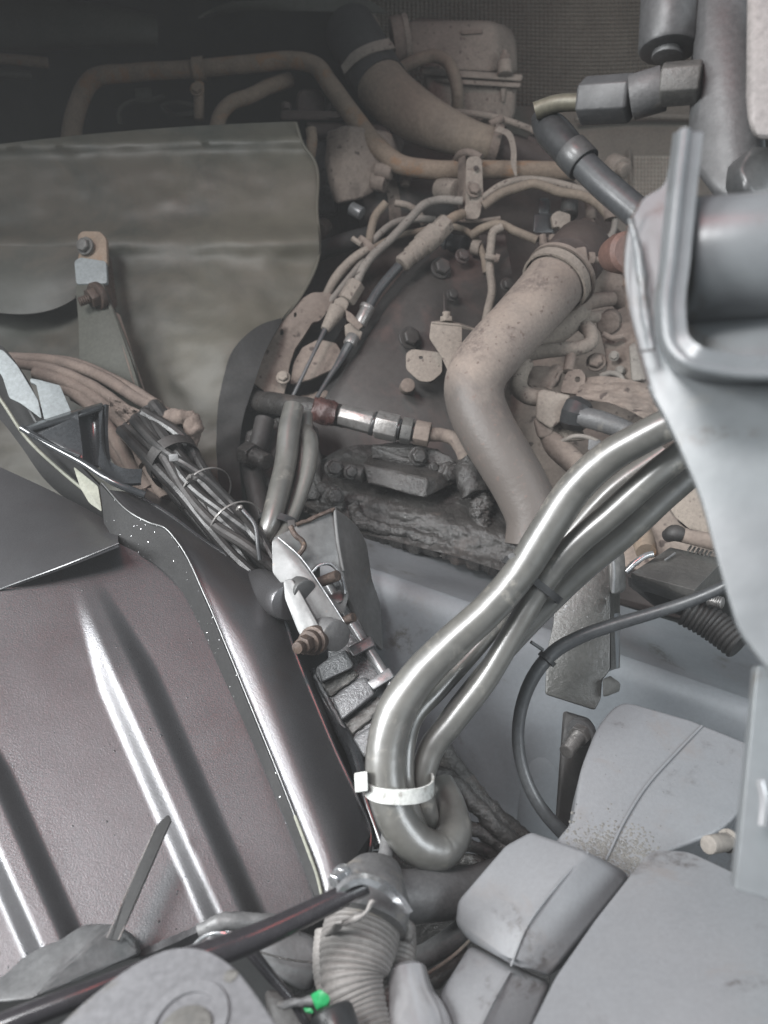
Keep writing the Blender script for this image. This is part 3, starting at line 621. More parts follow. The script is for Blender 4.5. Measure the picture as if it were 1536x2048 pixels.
# ---- brown arm left
z = lambda a, b: (450 + a / 2.793, 350 + b / 2.793)
t = thing('shift_lever_bracket', 'brown drilled arm bracket beside the lower edge of the olive shield', 'bracket', (545, 790, 1.13))
pl = plane((560, 640, 1.13), (640, 620, 1.14), (540, 780, 1.1))
part(t, 'arm', plate([z(*q) for q in ((430, 690), (490, 655), (560, 655), (610, 672), (600, 720), (565, 770), (530, 815), (490, 820), (440, 900), (390, 970), (360, 1060), (345, 1160), (325, 1240), (250, 1230), (145, 1150), (165, 1090), (260, 920), (330, 800))],
     pl, .006, .002, holes=[[z(385, 770), z(400, 765), z(400, 790), z(386, 796)], [z(306, 862), z(326, 858), z(326, 890), z(308, 896)]]), DUST)
part(t, 'cross_plate', plate([z(*q) for q in ((430, 960), (520, 915), (620, 935), (650, 985), (610, 1080), (480, 1140), (360, 1170), (380, 1050))], plane((600, 690, 1.13), (680, 690, 1.12), (600, 770, 1.11)), .005, .002), DUST)
part(t, 'nut', disc_bolt((*z(325, 1130), 1.09), -VIEW + UP * .3, 11, .1), DUSTL)
solo('shift_lever', 'dark lever behind the brown drilled arm', 'lever', hull([(580, 660, 1.2), (660, 600, 1.22), (700, 640, 1.22), (640, 740, 1.2), (600, 760, 1.2), (640, 690, 1.25)], .006), HOUSE)
# ================================================================== fat exhaust pipe
t = thing('exhaust_brake_pipe', 'fat dusty pipe with a sharp elbow in the middle of the engine', 'pipe', (1060, 1090, .9))
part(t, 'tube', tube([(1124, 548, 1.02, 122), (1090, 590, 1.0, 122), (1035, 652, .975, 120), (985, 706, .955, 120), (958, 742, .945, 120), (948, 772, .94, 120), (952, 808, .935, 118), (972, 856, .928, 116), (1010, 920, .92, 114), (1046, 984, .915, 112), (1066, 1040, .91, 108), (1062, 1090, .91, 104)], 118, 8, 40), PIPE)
dv = P(1124, 548, 1.02) - P(1090, 590, 1.0)
c = part(t, 'v_clamp', band(P(1112, 562, 1.012), dv, RIGHT, R(65, 1.01), R(65, 1.01), R(22, 1.0), .003), DUSTL)
part(c, 'inner_band', band(P(1122, 552, 1.018), dv, RIGHT, R(69, 1.01), R(69, 1.01), R(9, 1.0), .003), DUST)
part(c, 'trunnion', join(hull([(1098, 506, 1.0), (1124, 502, 1.0), (1128, 524, .99), (1100, 528, .99), (1100, 506, 1.04), (1128, 524, 1.04)], .002), hull([(1150, 496, 1.0), (1172, 492, 1.0), (1178, 530, .99), (1154, 536, .99), (1155, 500, 1.03), (1178, 530, 1.03)], .002)), DUST)
part(c, 'bolt', join(cyl((1094, 514, 1.01), (1200, 520, 1.0), 13), hexn((1176, 518, 1.0), (1188, 519, 1.0), 28), disc_bolt((1112, 500, 1.0), UP - VIEW, 8)), DUST)
part(t, 'turbo_flange', cyl((1134, 536, 1.05), (1165, 496, 1.1), 124), MAROON)
solo('spill_pipe_casting', 'beige sliver of flywheel cover left of the fat pipe foot', 'cover', plate([(985, 985, 10), (1002, 1020), (1012, 1065), (1012, 1108), (1000, 1125), (965, 1112), (958, 1085), (968, 1060), (975, 1020)], plane((985, 985, .98), (1012, 1060, .97), (965, 1110, .965)), .008, .002), DUSTL)

# ---- right of the fat pipe
t = thing('oil_return_tube', 'dusty hairpin tube right of the fat pipe', 'pipe', (1100, 690, 1.03))
part(t, 'tube', tube([(1040, 712, 1.05), (1080, 704, 1.04), (1130, 698, 1.03), (1166, 694, 1.03), (1182, 684, 1.03), (1180, 664, 1.035), (1166, 648, 1.05), (1168, 620, 1.06)], 29, 8, 18), DUSTL)
t = thing('coolant_stub', 'dusty hose stub with a collar tucked under the clamp', 'hose', (1140, 640, 1.05))
part(t, 'hose', tube([(1070, 690, 1.06), (1120, 664, 1.05), (1148, 640, 1.05), (1165, 620, 1.05)], 42, 6, 20), DUSTL)
part(t, 'branch', tube([(1150, 630, 1.05, 40), (1170, 608, 1.06, 34), (1200, 600, 1.07, 30), (1224, 598, 1.08, 28)], 30, 6, 18), DUST)
part(t, 'branch', cyl((1170, 636, 1.06), (1204, 632, 1.07), 24), DUSTL)
solo('dusty_elbow', 'fat dusty elbow behind the clamp near the grey bracket', 'elbow', tube([(1170, 590, 1.1, 50), (1190, 568, 1.1, 56), (1222, 572, 1.1, 56), (1250, 600, 1.11, 50)], 54, 6, 20), DUST)
t = thing('fuel_elbow', 'dusty bent fuel pipe entering a square fitting under the fat pipe', 'pipe', (1070, 800, 1.0))
part(t, 'tube', tube([(1052, 726, 1.02, 32), (1040, 750, 1.01, 34), (1038, 776, 1.0, 36), (1056, 792, .99, 34), (1084, 798, .98, 32)], 32, 6, 18), DUSTL)
part(t, 'fitting', hull([(1074, 784, .97), (1086, 778, .97), (1140, 790, .965), (1142, 800, .965), (1132, 838, .965), (1100, 858, .965), (1070, 838, .97), (1080, 782, 1.04), (1142, 800, 1.04), (1100, 858, 1.04)], .004, 3), DUSTL)
part(t, 'fitting', hull([(1066, 836, .975), (1108, 842, .97), (1104, 872, .97), (1076, 880, .975), (1068, 850, 1.03), (1106, 870, 1.03)], .004), DUST)
part(t, 'drop_tube', tube([(1090, 866, .985, 30), (1110, 890, .98, 46), (1140, 918, .97, 48), (1176, 950, .96, 46)], 44, 6, 18), DUST)
part(t, 'square_tab', plate([(1100, 858), (1124, 840), (1164, 850), (1172, 880), (1120, 884)], flat(.985), .01, .002), DUSTL)
t = thing('injector_plug', 'black round plug connector with a dusty cable tail', 'connector', (1180, 830, .97))
part(t, 'boot', lathe(P(1132, 822, .97), P(1200, 842, .95), [(0, R(30, .97)), (.004, R(34, .97)), (.012, R(35, .97)), (.024, R(30, .97)), (.028, R(26, .97))], 8), BLACK)
part(t, 'tail', tube([(1160, 832, .955, 40), (1200, 842, .945, 42), (1240, 856, .935, 40), (1300, 884, .92, 36)], 40, 6, 18), CHAR)
t = thing('lifting_tab', 'dusty tab with a hole right of the hairpin tube', 'bracket', (1150, 790, 1.03))
part(t, 'plate', plate([(1130, 750), (1140, 738), (1162, 738), (1171, 750), (1168, 790), (1120, 784)], plane((1130, 740, 1.02), (1171, 740, 1.01), (1150, 790, 1.0)), .004, .001, holes=[[(1150, 753), (1160, 753), (1160, 764), (1150, 764)]]), DUST)
part(t, 'neck', cyl((1142, 708, 1.03), (1136, 744, 1.02), 22), DUST)
solo('dusty_fin_casting', 'pinkish lug casting between hairpin tube and square fitting', 'casting', rough_up(hull([(1058, 734, 1.03), (1122, 730, 1.02), (1124, 742, 1.02), (1104, 764, 1.01), (1104, 780, 1.01), (1056, 774, 1.02), (1060, 740, 1.1), (1120, 770, 1.1)], .006), .003, 60, 2), DUST, 60)
solo('block_bolt', 'dusty round bolt head on the casting right of the drilled tab', 'bolt', disc_bolt((1192, 724, 1.05), -VIEW - RIGHT * .4 + UP * .2, 15), DUST)
solo('block_bolt', 'small dusty bolt head above the round bolt head', 'bolt', disc_bolt((1240, 690, 1.07), -VIEW, 9), DUST)
t = thing('crumpled_foil', 'crumpled reddish film draped over the casting above the black plug', 'film', (1230, 800, 1.0))
part(t, 'sheet', loft([(1166, 756, 1.02), (1200, 752, 1.0), (1260, 760, .98), (1330, 780, .96)], [(1150, 796, .985), (1190, 800, .965), (1250, 816, .94), (1320, 860, .925)], 30, 40,
     disp=lambda x, y: .006 * noise.fractal(Vector((x / 34., y / 16., 0)), .9, 2, 4), thick=.001), DUST, 80)
# ---- more of the engine side behind them
t = thing('timing_cover', 'dusty ribbed cover with bosses next to the grey bracket ear', 'cover', (1250, 760, 1.1))
part(t, 'plate', rough_up(plate([(1196, 650), (1300, 640), (1310, 790), (1262, 776), (1232, 790), (1214, 764), (1210, 700)], plane((1196, 650, 1.08), (1300, 640, 1.05), (1240, 780, 1.03)), .02, .004), .001, 60), DUST, 50)
part(t, 'lug', hull([(1256, 690, 1.03), (1284, 676, 1.03), (1296, 760, 1.01), (1262, 764, 1.01), (1270, 700, 1.08), (1296, 760, 1.08)], .004), DUSTG)
part(t, 'rib', tube([(1206, 668, 1.05), (1224, 676, 1.045), (1246, 672, 1.045)], 12, 5, 10), DUST)
part(t, 'rim', tube([(1200, 752, 1.04), (1222, 746, 1.035), (1240, 752, 1.03), (1250, 766, 1.025), (1264, 772, 1.025)], 11, 5, 10), DUSTG)
part(t, 'boss', cyl((1222, 640, 1.1), (1216, 646, 1.06), 44), DUST)
for k_, (bx_, by_) in enumerate(((1228, 712), (1290, 655), (1240, 742))):
    part(t, 'bolt', disc_bolt((bx_, by_, 1.035), -VIEW - RIGHT * .3, 8, k_), DUSTG)
t = thing('sensor_lead', 'thin grey sensor lead looping over the dusty casting', 'wire', (1150, 900, .98))
part(t, 'wire', tube([(1120, 884, .97), (1150, 872, .96), (1190, 880, .955), (1220, 902, .95), (1240, 930, .94)], 9, 6, 10), DUSTG)
part(t, 'plug', hull([(1176, 876, .955), (1204, 880, .95), (1206, 904, .95), (1174, 902, .955), (1190, 880, .98), (1200, 900, .98)], .002), CHAR)
t = thing('starter_motor', 'dark round motor body behind the tied dusty lines', 'motor', (780, 420, 1.36))
part(t, 'body', cyl((720, 420, 1.36), (900, 404, 1.38), 96, .1, 32), HOUSE)
part(t, 'cap', cyl((900, 404, 1.37), (930, 402, 1.37), 70, .15, 28), MAROON)
part(t, 'terminal', join(cyl((810, 372, 1.31), (812, 350, 1.31), 18), hexn((811, 362, 1.31), (811, 354, 1.31), 26)), DUST)
part(t, 'band', band(P(780, 415, 1.37), P(900, 404, 1.38) - P(720, 420, 1.36), UP, R(50, 1.37), R(50, 1.37), .02, .003), DUST)
# ---- right edge under the hoses
t = thing('step_plate', 'pale brown folded plate right of the hose bundle', 'plate', (1350, 1080, .9))
part(t, 'upper', plate([(1330, 1000), (1360, 960), (1450, 970), (1450, 1100), (1392, 1070), (1350, 1034)], plane((1330, 1000, .85), (1450, 980, .8), (1390, 1070, .82)), .004, .001), DUSTL)
part(t, 'lower', plate([(1240, 1040), (1325, 1000), (1350, 1038), (1392, 1072), (1450, 1104), (1450, 1180), (1240, 1130)], plane((1240, 1040, .9), (1450, 1040, .87), (1300, 1130, .86)), .004, .001), DUST)
t = thing('control_module', 'brown finned control module behind the thin black cable', 'module', (1340, 1190, .8))
part(t, 'housing', hull([(1262, 1146, .79), (1340, 1094, .83), (1450, 1118, .81), (1390, 1180, .76), (1384, 1196, .765), (1262, 1156, .795), (1264, 1180, .82), (1380, 1220, .79), (1450, 1160, .84)], .002), GRIMEP)
for k in range(6):
    x = 1376 + k * 8; part(t, 'fin', tube([(x + 6, 1092 + k * 2.4, .822), (x, 1101 + k * 2.4, .815)], 4.5, 2, 6), GRIMEP)
part(t, 'skirt', hull([(1252, 1150, .81), (1270, 1160, .8), (1390, 1216, .78), (1380, 1240, .8), (1310, 1215, .82), (1254, 1170, .84), (1300, 1180, .86)], .003), LOOM)
part(t, 'groove', tube([(1330, 1120, .803), (1350, 1106, .813)], 4, 2, 6), ALUS)
c = part(t, 'cable_clamp', tube([(1334, 1072, .82, 26), (1352, 1066, .81, 34), (1362, 1070, .81, 30)], 30, 4, 16), LOOM)
part(c, 'cable', tube([(1356, 1068, .815, 30), (1400, 1078, .8, 32), (1460, 1092, .78, 34)], 32, 4, 16), DUST)
solo('chrome_rod_end', 'bright chrome rod end between plate bracket and module', 'rod', tube([(1252, 1144, .8), (1272, 1124, .8), (1296, 1110, .8), (1306, 1108, .8)], 13, 6, 16), BRIGHT)
solo('rusty_column', 'rusty brown post rising beside the hose bundle', 'post', tube([(1270, 1040, .9, 40), (1285, 1075, .88, 44), (1292, 1104, .86, 40)], 44, 5, 16), RUSTP)
solo('spring_stack', 'dark coiled boot under the thin black cable', 'boot', tube([(1370, 1218, .8), (1420, 1246, .79), (1480, 1290, .77)], 64, 6, 24, rib=(10, .12)), LOOM)
solo('cable_end_fitting', 'pale knurled fitting behind the thin cable near the grey bracket', 'fitting', thread((1416, 1200, .78), (1446, 1206, .77), 24, 4), ZINC)

# ================================================================== grimy cover and hydraulic line
gp = plane((610, 930, 1.06), (985, 1000, .98), (800, 1100, .95))
def gd(x, y):
    return .0035 * noise.fractal(Vector((x / 30., y / 20., 3)), .7, 2.1, 6) + .02 * math.exp(-((y - (965 + (x - 640) * .30)) / 30.) ** 2)
t = thing('sump_cover', 'oily black grime caked cover above the grey crossmember', 'cover', (800, 1080, 1.0))
gm_ = loft([(x, y, gp[0](x, y)) for x, y in ((596, 950), (700, 892), (830, 905), (930, 930), (1060, 990))], [(x, y, gp[0](x, y) - .01) for x, y in ((610, 1010), (700, 1058), (800, 1085), (900, 1110), (1060, 1160))], 60, 120, disp=gd, thick=.012)
part(t, 'cover', gm_, GRIME, 70)
part(t, 'oil_glint_beads', grains(gm_, 420, .0003, .0011, lambda x, y: max(0, noise.noise(Vector((x / 40., y / 40., 0))) + .2), 21), WETB, 80, kind='stuff')  # beads paler than the grime, put in as glints on the oil

part(t, 'edge_crust', rough_up(tube([(930, 945, .97, 30), (960, 990, .955, 36), (958, 1030, .95, 34), (966, 1070, .945, 36), (950, 1110, .94, 34)], 34, 14, 24), .007, 55, 1), GRIME, 80)
part(t, 'lip', rough_up(tube([(706, 1008, .975, 24), (722, 1040, .965, 26), (800, 1062, .955, 24), (890, 1090, .945, 26), (960, 1112, .94, 24)], 24, 14, 20), .004, 60, 1), GRIME, 80)
t = thing('oil_cooler_block', 'grime covered rectangular block bolted above the grimy cover', 'block', (800, 990, 1.0))
part(t, 'block', rough_up(hull([(724, 928, .975), (854, 958, .95), (849, 997, .945), (736, 966, .97), (906, 934, .985), (904, 966, .975), (740, 908, 1.03), (900, 930, 1.05), (760, 960, 1.05), (890, 975, 1.05)], .0025, 3), .0012, 130, 2), GRIME, 40)
part(t, 'arm', rough_up(hull([(742, 892, 1.0), (800, 882, 1.0), (870, 896, .985), (912, 920, .975), (916, 944, .97), (880, 942, .98), (820, 918, .99), (745, 918, 1.0), (780, 890, 1.05), (900, 930, 1.05)], .005), .003, 60, 2), GRIME, 60)
for x, y, r_ in ((668, 936, 15), (702, 944, 12), (898, 946, 18), (868, 935, 8), (668, 992, 16), (836, 912, 15)):
    part(t, 'bolt', rough_up(disc_bolt((x, y, .975), -VIEW + RIGHT * .3, r_, random.random()), .0008, 120), GRIME, 50)
part(t, 'manifold', cyl((658, 934, 1.0), (730, 950, .98), 36), GRIME)
t = thing('hydraulic_line', 'oil soaked hydraulic hose with hex fittings crossing the shield edge', 'hose', (760, 860, 1.0))
part(t, 'hose', rough_up(tube([(400, 784, 1.24), (480, 798, 1.15), (550, 807, 1.05), (610, 816, 1.0), (650, 824, .992), (690, 834, .99)], 44, 12, 28), .0012, 70), GRIME, 60)
part(t, 'clotted_oil', rough_up(tube([(628, 818, .985, 46), (652, 824, .984, 52), (672, 830, .984, 46)], 50, 10, 24), .003, 90), M('clotted_oil', (.07, .03, .026), (.04, .022, .02), 40, .3, .1, bump=.8, bscale=200), 70)
part(t, 'crimp_sleeve', bev_mesh(lathe(P(680, 830, .985), P(748, 848, .98), [(0, .0135), (.002, .0142), (.041, .0142), (.043, .0125)], 8, .2), .001, 2), ZINC)
part(t, 'collar', cyl((744, 846, .98), (752, 849, .98), 50), BLACK)
part(t, 'swivel_nut', hexn((752, 848, .978), (797, 858, .974), 57, .15), ZINC)
part(t, 'seal', cyl((796, 858, .975), (803, 860, .974), 44), BLACK)
part(t, 'adapter', hexn((803, 860, .973), (824, 864, .972), 54, .2), GRIMEP)
part(t, 'seal', cyl((823, 863, .973), (830, 865, .973), 38), BLACK)
part(t, 'union_nut', hexn((829, 864, .972), (860, 870, .97), 50, .1), DUST)
part(t, 'elbow', tube([(858, 869, .97, 28), (885, 870, .97, 28), (908, 878, .965, 28), (922, 896, .962, 29), (932, 922, .96, 30), (938, 960, .955, 36)], 29, 8, 18), DUST)
part(t, 'grimy_foot', rough_up(tube([(930, 915, .96, 36), (938, 950, .955, 52), (950, 990, .95, 58)], 50, 10, 22), .004, 60), GRIME, 70)

# ================================================================== olive shield
def sd(x, y):
    v = .012 * math.exp(-((y - (292 - x * .02)) / 14.) ** 2) + .02 * math.exp(-((y - 488 + x * .012) / 26.) ** 2) * (1 - .6 * math.exp(-((x - 330) / 120.) ** 2))
    v += .03 * math.exp(-((x - 470) / 150.) ** 2 - ((y - 700) / 180.) ** 2) - .03 / (1 + math.exp((x - 190) / 20.)) / (1 + math.exp(-(y - 590) / 12.))
    return v + .007 * noise.fractal(Vector((x / 170., y / 110., 1)), .8, 2, 3)
t = thing('splash_shield', 'large dirty olive splash shield covering the left side', 'shield', (300, 980, 1.1))
part(t, 'sheet', loft([(-90, 300, 1.2), (-90, 480, 1.16), (-90, 640, 1.13), (-90, 1040, 1.06)], [(592, 243, 1.2), (606, 290, 1.195), (628, 322, 1.19), (633, 420, 1.175), (635, 520, 1.155), (600, 592, 1.145), (562, 640, 1.135), (528, 700, 1.12), (504, 770, 1.11), (482, 840, 1.1), (476, 900, 1.09), (481, 1000, 1.08)], 90, 90,
     mid=[(250, 262, 1.19), (255, 450, 1.155), (255, 640, 1.12), (230, 1020, 1.06)], disp=sd, thick=.004), SHIELD, 60)
part(t, 'rubber_edge', loft([(562, 636, 1.125), (520, 650, 1.11), (474, 690, 1.095), (446, 760, 1.085), (434, 850, 1.075), (440, 1000, 1.062)], [(564, 642, 1.128), (531, 702, 1.112), (507, 772, 1.1), (485, 842, 1.09), (479, 902, 1.082), (484, 1000, 1.072)], 14, 50, disp=lambda x, y: sd(x, y) + .008, thick=.004), FLAP, 60)
part(t, 'edge_bead', tube([(592, 246, 1.19), (607, 290, 1.186), (629, 322, 1.182), (634, 420, 1.17), (636, 520, 1.15), (602, 592, 1.14), (566, 638, 1.13)], 6, 10, 8), SHIELD)
part(t, 'skirt', loft([(-90, 490, 1.13), (-90, 560, 1.115), (-90, 606, 1.115)], [(160, 494, 1.13), (160, 560, 1.115), (150, 596, 1.115)], 30, 20, mid=[(40, 492, 1.125), (40, 565, 1.11), (50, 628, 1.11)], thick=.003), SHIELD, 60)
t = thing('shield_stay', 'grey and rusty stay bracket with two bolts on the olive shield', 'bracket', (200, 760, 1.05))
pl = plane((150, 470, 1.09), (215, 470, 1.08), (180, 570, 1.07))
part(t, 'tab', plate([(154, 470), (164, 461), (200, 462), (212, 476), (214, 530), (150, 535), (158, 505)], pl, .008, .002), RUSTP)
part(t, 'bolt', disc_bolt((170, 492, 1.075), -VIEW - RIGHT * .3, 14), GRIMEP)
part(t, 'grey_tab', plate([(148, 522), (160, 514), (212, 522), (214, 566), (152, 568)], plane((150, 520, 1.072), (214, 520, 1.065), (180, 570, 1.055)), .006, .001), PALE)
part(t, 'rusty_side', plate([(212, 500), (224, 520), (236, 612), (222, 622), (208, 560)], plane((212, 500, 1.09), (236, 610, 1.07), (208, 560, 1.06)), .005, .001), RUST)
part(t, 'arm', plate([(150, 570), (176, 562), (206, 566), (236, 640), (268, 720), (286, 800), (160, 780), (156, 640)], plane((150, 570, 1.062), (206, 566, 1.055), (220, 790, 1.02)), .004, .001), DARKO)
part(t, 'arm_flange', plate([(206, 566), (228, 610), (290, 780), (286, 800), (262, 720)], plane((206, 566, 1.054), (290, 780, 1.03), (262, 720, 1.02)), .004, .001), DARKO)
part(t, 'dusty_strip', plate([(226, 622), (240, 628), (290, 780), (286, 802), (266, 760)], plane((226, 622, 1.045), (290, 780, 1.02), (266, 760, 1.015)), .003, .001), FABRIC)
part(t, 'nut', join(hexn((192, 592, 1.04), (178, 598, 1.035), 40), cyl((200, 590, 1.045), (190, 593, 1.04), 54), thread((180, 597, 1.035), (158, 604, 1.03), 20, 4)), RUST)
# ---- wiring
t = thing('dusty_harness', 'bunch of dusty brown wires below the stay bracket', 'wiring', (200, 800, .98))
for i, (pts, w_) in enumerate((
    ([(20, 716, 1.02), (110, 722, 1.01), (200, 752, .99), (280, 800, .97), (345, 832, .95), (380, 850, .94)], 24),
    ([(30, 726, 1.0), (110, 740, .99), (190, 775, .97), (262, 826, .95), (310, 860, .94)], 22),
    ([(60, 716, 1.03), (150, 726, 1.01), (240, 764, .99), (320, 812, .96)], 20),
    ([(70, 745, .99), (140, 768, .98), (210, 812, .96), (262, 870, .94), (290, 930, .92)], 26),
    ([(90, 756, 1.0), (170, 800, .97), (220, 860, .95), (262, 930, .93), (300, 980, .91)], 28),
    ([(150, 790, 1.0), (220, 830, .98), (270, 890, .95), (306, 950, .92), (330, 1000, .9)], 30),
    ([(190, 850, .99), (230, 900, .96), (270, 960, .93), (320, 1010, .9)], 34))):
    part(t, 'wire', tube(pts, w_, 8, 12, wob=.1), FABRIC)
part(t, 'torn_wrap', loft([(214, 792, .945), (262, 812, .93), (320, 838, .92), (352, 846, .92)], [(222, 812, .935), (262, 850, .925), (296, 868, .915), (318, 858, .918)], 24, 40, disp=lambda x, y: .008 * noise.fractal(Vector((x / 20., y / 14., 2)), .8, 2, 4), thick=.0015), FABRIC, 70)
part(t, 'wrap_knot', rough_up(tube([(318, 856, .915, 20), (346, 838, .91, 32), (376, 838, .91, 36), (388, 862, .91, 30), (384, 890, .915, 22)], 30, 10, 18), .006, 55), FABRIC, 70)
t = thing('black_loom', 'thick bundle of black looms tied with wire', 'wiring', (420, 1020, .85))
rl = random.Random(4)
for i in range(26):
    a = i * 2.4; q = math.sqrt((i + .5) / 26.) * 50; ph = rl.random() * .8; w_ = 19 + 10 * rl.random()
    pts = []
    for k, (x, y, d) in enumerate(((280, 832, .94), (335, 905, .9), (385, 975, .875), (440, 1040, .86), (490, 1100, .845), (536, 1166, .84))):
        aa = a + k * .22 + ph * math.sin(k * 1.3 + i); qq = q * (.85 + .15 * math.sin(k * 1.7)) * (1.15 if k in (0, 3) else 1)
        ox, oy = qq * math.cos(aa), qq * math.sin(aa)
        pts.append((x + ox * .8, y - ox * .62, d + oy * .00085))
    part(t, 'wire', tube(pts, w_, 8, 10, wob=.05), WIRE if i % 4 else LOOM)
axv = P(385, 975, .87) - P(335, 905, .9)
c = part(t, 'wide_tie', band(P(348, 925, .89), axv, RIGHT, R(52, .88), R(62, .88), R(26, .88), .0015), LOOM)
part(c, 'buckle', hull([(336, 908, .83), (356, 906, .83), (358, 922, .83), (338, 924, .83), (346, 914, .845)], .001), CHAR)
for cx, cy, dd in ((412, 985, .872), (470, 1052, .852)):
    part(t, 'wire_tie', band(P(cx, cy, dd), axv, RIGHT, R(54, .87), R(66, .87), R(3.5, .88), .001), ZINC)
for cx, cy in ((382, 955), (480, 1018)):
    part(t, 'wire_twist', rough_up(tube([(cx - 6, cy + 4, .815, 6), (cx, cy - 4, .81, 9), (cx + 8, cy + 2, .815, 6)], 8, 6, 8), .002, 200), ZINC)
part(t, 'stray_wire', tube([(486, 1020, .81), (510, 1050, .805), (516, 1090, .8), (520, 1120, .8)], 9, 6, 10), CABLE)

# ================================================================== crossmember and chassis
def cm(x, top): return (1060 + (x - 750) * .307) if top else (1140 + (x - 750) * .347)
xs = [640 + 60 * i for i in range(18)]
rows = []
for yk, dk in (('t', 1.0), ('t2', .93), ('c0', .877), ('c1', .870), ('c2', .867), ('f', .87), ('f2', .885), ('f3', .9)):
    row = []
    for x in xs:
        T_, C_ = cm(x, 1), cm(x, 0)
        y = {'t': T_, 't2': T_ + (C_ - T_) * .55, 'c0': C_ - 6, 'c1': C_, 'c2': C_ + 7, 'f': C_ + 150, 'f2': C_ + 360, 'f3': C_ + 620}[yk]
        row.append(P(x, y, dk - (x - 750) * .00008))
    rows.append(row)
rr = [spline([r_[i] for r_ in rows], 6) for i in range(len(xs))]
t = thing('chassis_crossmember', 'broad grey painted chassis crossmember behind the hose bundle', 'crossmember', (900, 1700, .9))
part(t, 'beam', thicken(grid(rr), .008), GREY, 60)
part(t, 'drum_bulge', tube([(1110, 1380, .875, 100), (1100, 1480, .868, 120), (1092, 1580, .868, 120), (1085, 1690, .872, 110)], 110, 8, 28, flatten=(VIEW, .55)), GREY)
part(t, 'weld_spot', rough_up(hull([(896, 1212, .884), (922, 1208, .884), (924, 1218, .882), (898, 1224, .882), (910, 1214, .89)], .001), .0006, 200), GRIMEP)
# ---- sheet plate bracket with clip
t = thing('valve_plate_bracket', 'speckled dirty brown plate standing in front of the crossmember', 'bracket', (1150, 1430, .74))
pl = plane((1110, 1150, .76), (1220, 1140, .75), (1150, 1420, .72))
vp = plate([(1112, 1160), (1210, 1092), (1222, 1100), (1220, 1340), (1204, 1360), (1202, 1396), (1190, 1420), (1090, 1388), (1094, 1300), (1106, 1250)], pl, .006, .0015)
part(t, 'plate', vp, PLATED)
part(t, 'side', hull([(1220, 1104, .757), (1222, 1340, .727), (1240, 1336, .79), (1240, 1110, .80), (1226, 1220, .745)], .001), PLATED)
part(t, 'oil_glint_specks', grains(vp, 70, .0004, .0012, lambda x, y: .05 + math.exp(-((x - 1150) / 45.) ** 2 - ((y - 1220) / 60.) ** 2), 3), ALUS, 80, kind='stuff')  # pale metal grains stand in for glints on the oily plate
part(t, 'return_flange', plate([(1218, 1230), (1242, 1224), (1238, 1336), (1214, 1346)], plane((1218, 1230, .748), (1242, 1224, .79), (1216, 1346, .735)), .004, .001), GREY)
part(t, 'clip', join(hull([(1216, 1104, .74), (1230, 1094, .74), (1250, 1096, .745), (1252, 1180, .74), (1236, 1190, .735), (1218, 1192, .735), (1220, 1100, .76), (1250, 1180, .76)], .004), hull([(1212, 1190, .735), (1220, 1190, .735), (1218, 1220, .73), (1212, 1220, .73), (1216, 1200, .745)], .001)), GRIMEP)
part(t, 'clip_ridge', tube([(1224, 1104, .732), (1228, 1140, .73), (1226, 1186, .73)], 6, 4, 8), ALUS)
part(t, 'bent_ear', hull([(1204, 1356, .715), (1220, 1350, .73), (1244, 1366, .73), (1240, 1384, .73), (1206, 1398, .71), (1216, 1372, .75)], .002), GRIMEP)
t = thing('bracket_stud', 'threaded stud with nut on a dark post below the dirty plate', 'stud', (1150, 1600, .72))
part(t, 'post', hull([(1126, 1420, .755), (1180, 1436, .75), (1200, 1500, .75), (1140, 1660, .74), (1108, 1660, .74), (1122, 1560, .74), (1130, 1430, .8), (1190, 1450, .8), (1130, 1660, .8)], .004), LOOM)
part(t, 'washer', cyl((1166, 1462, .73), (1160, 1468, .725), 58), CHAR)
part(t, 'nut', hexn((1164, 1464, .726), (1156, 1474, .72), 44, .3), ZINC)
part(t, 'thread', thread((1158, 1472, .72), (1132, 1504, .70), 29, 4.2), ZINC)
t = thing('thin_black_cable', 'thin black cable curving from the grey bracket down to the casting', 'cable', (1100, 1640, .66))
part(t, 'cable', tube([(1520, 1130, .62, 22), (1450, 1172, .64, 23), (1380, 1202, .655, 24), (1300, 1228, .665, 25), (1220, 1252, .672, 27), (1160, 1274, .675, 28), (1110, 1302, .675, 29), (1070, 1348, .672, 28), (1044, 1410, .67, 26), (1036, 1470, .668, 25), (1046, 1540, .665, 25), (1072, 1600, .66, 26), (1120, 1660, .66, 28), (1170, 1700, .67, 28)], 26, 8, 18), CABLE)
dv = P(1110, 1302, .675) - P(1070, 1348, .672)
c = part(t, 'cable_tie', band(P(1094, 1318, .674), dv, RIGHT, R(17, .67), R(17, .67), R(9, .67), .0012), BLACK)
part(c, 'tie_tail', tube([(1086, 1300, .665), (1062, 1284, .66)], 7, 2, 6), CABLE)
# ================================================================== left cover
def bead(x, y, x0, y0, x1, y1, wid, h, taper):
    "raised pressed bead between two pixel points"
    ax, ay = x1 - x0, y1 - y0; L = math.hypot(ax, ay); ax /= L; ay /= L
    s = (x - x0) * ax + (y - y0) * ay; q = (x - x0) * -ay + (y - y0) * ax
    wv = wid * (.5 + .5 * min(max(s / 220., 0), 1))
    e = min(max(s / taper, 0), 1); e = e * e * (3 - 2 * e)
    k = abs(q) / wv
    if k >= 1: return 0
    k = min(max((1 - k) / .75, 0), 1)
    return h * e * k * k * (3 - 2 * k)
cpl = plane((0, 1180, .70), (380, 1180, .74), (300, 1880, .56))
def cdisp(x, y):
    return bead(x, y, 165, 1155, 492, 1895, 64, .012, 240) + bead(x, y, -125, 1365, 150, 1990, 66, .012, 200) + .00015 * noise.fractal(Vector((x / 160., y / 120., 0)), .8, 2, 2)
def on(pts, o=0): return [(x, y, cpl[0](x, y) + o) for x, y in pts]
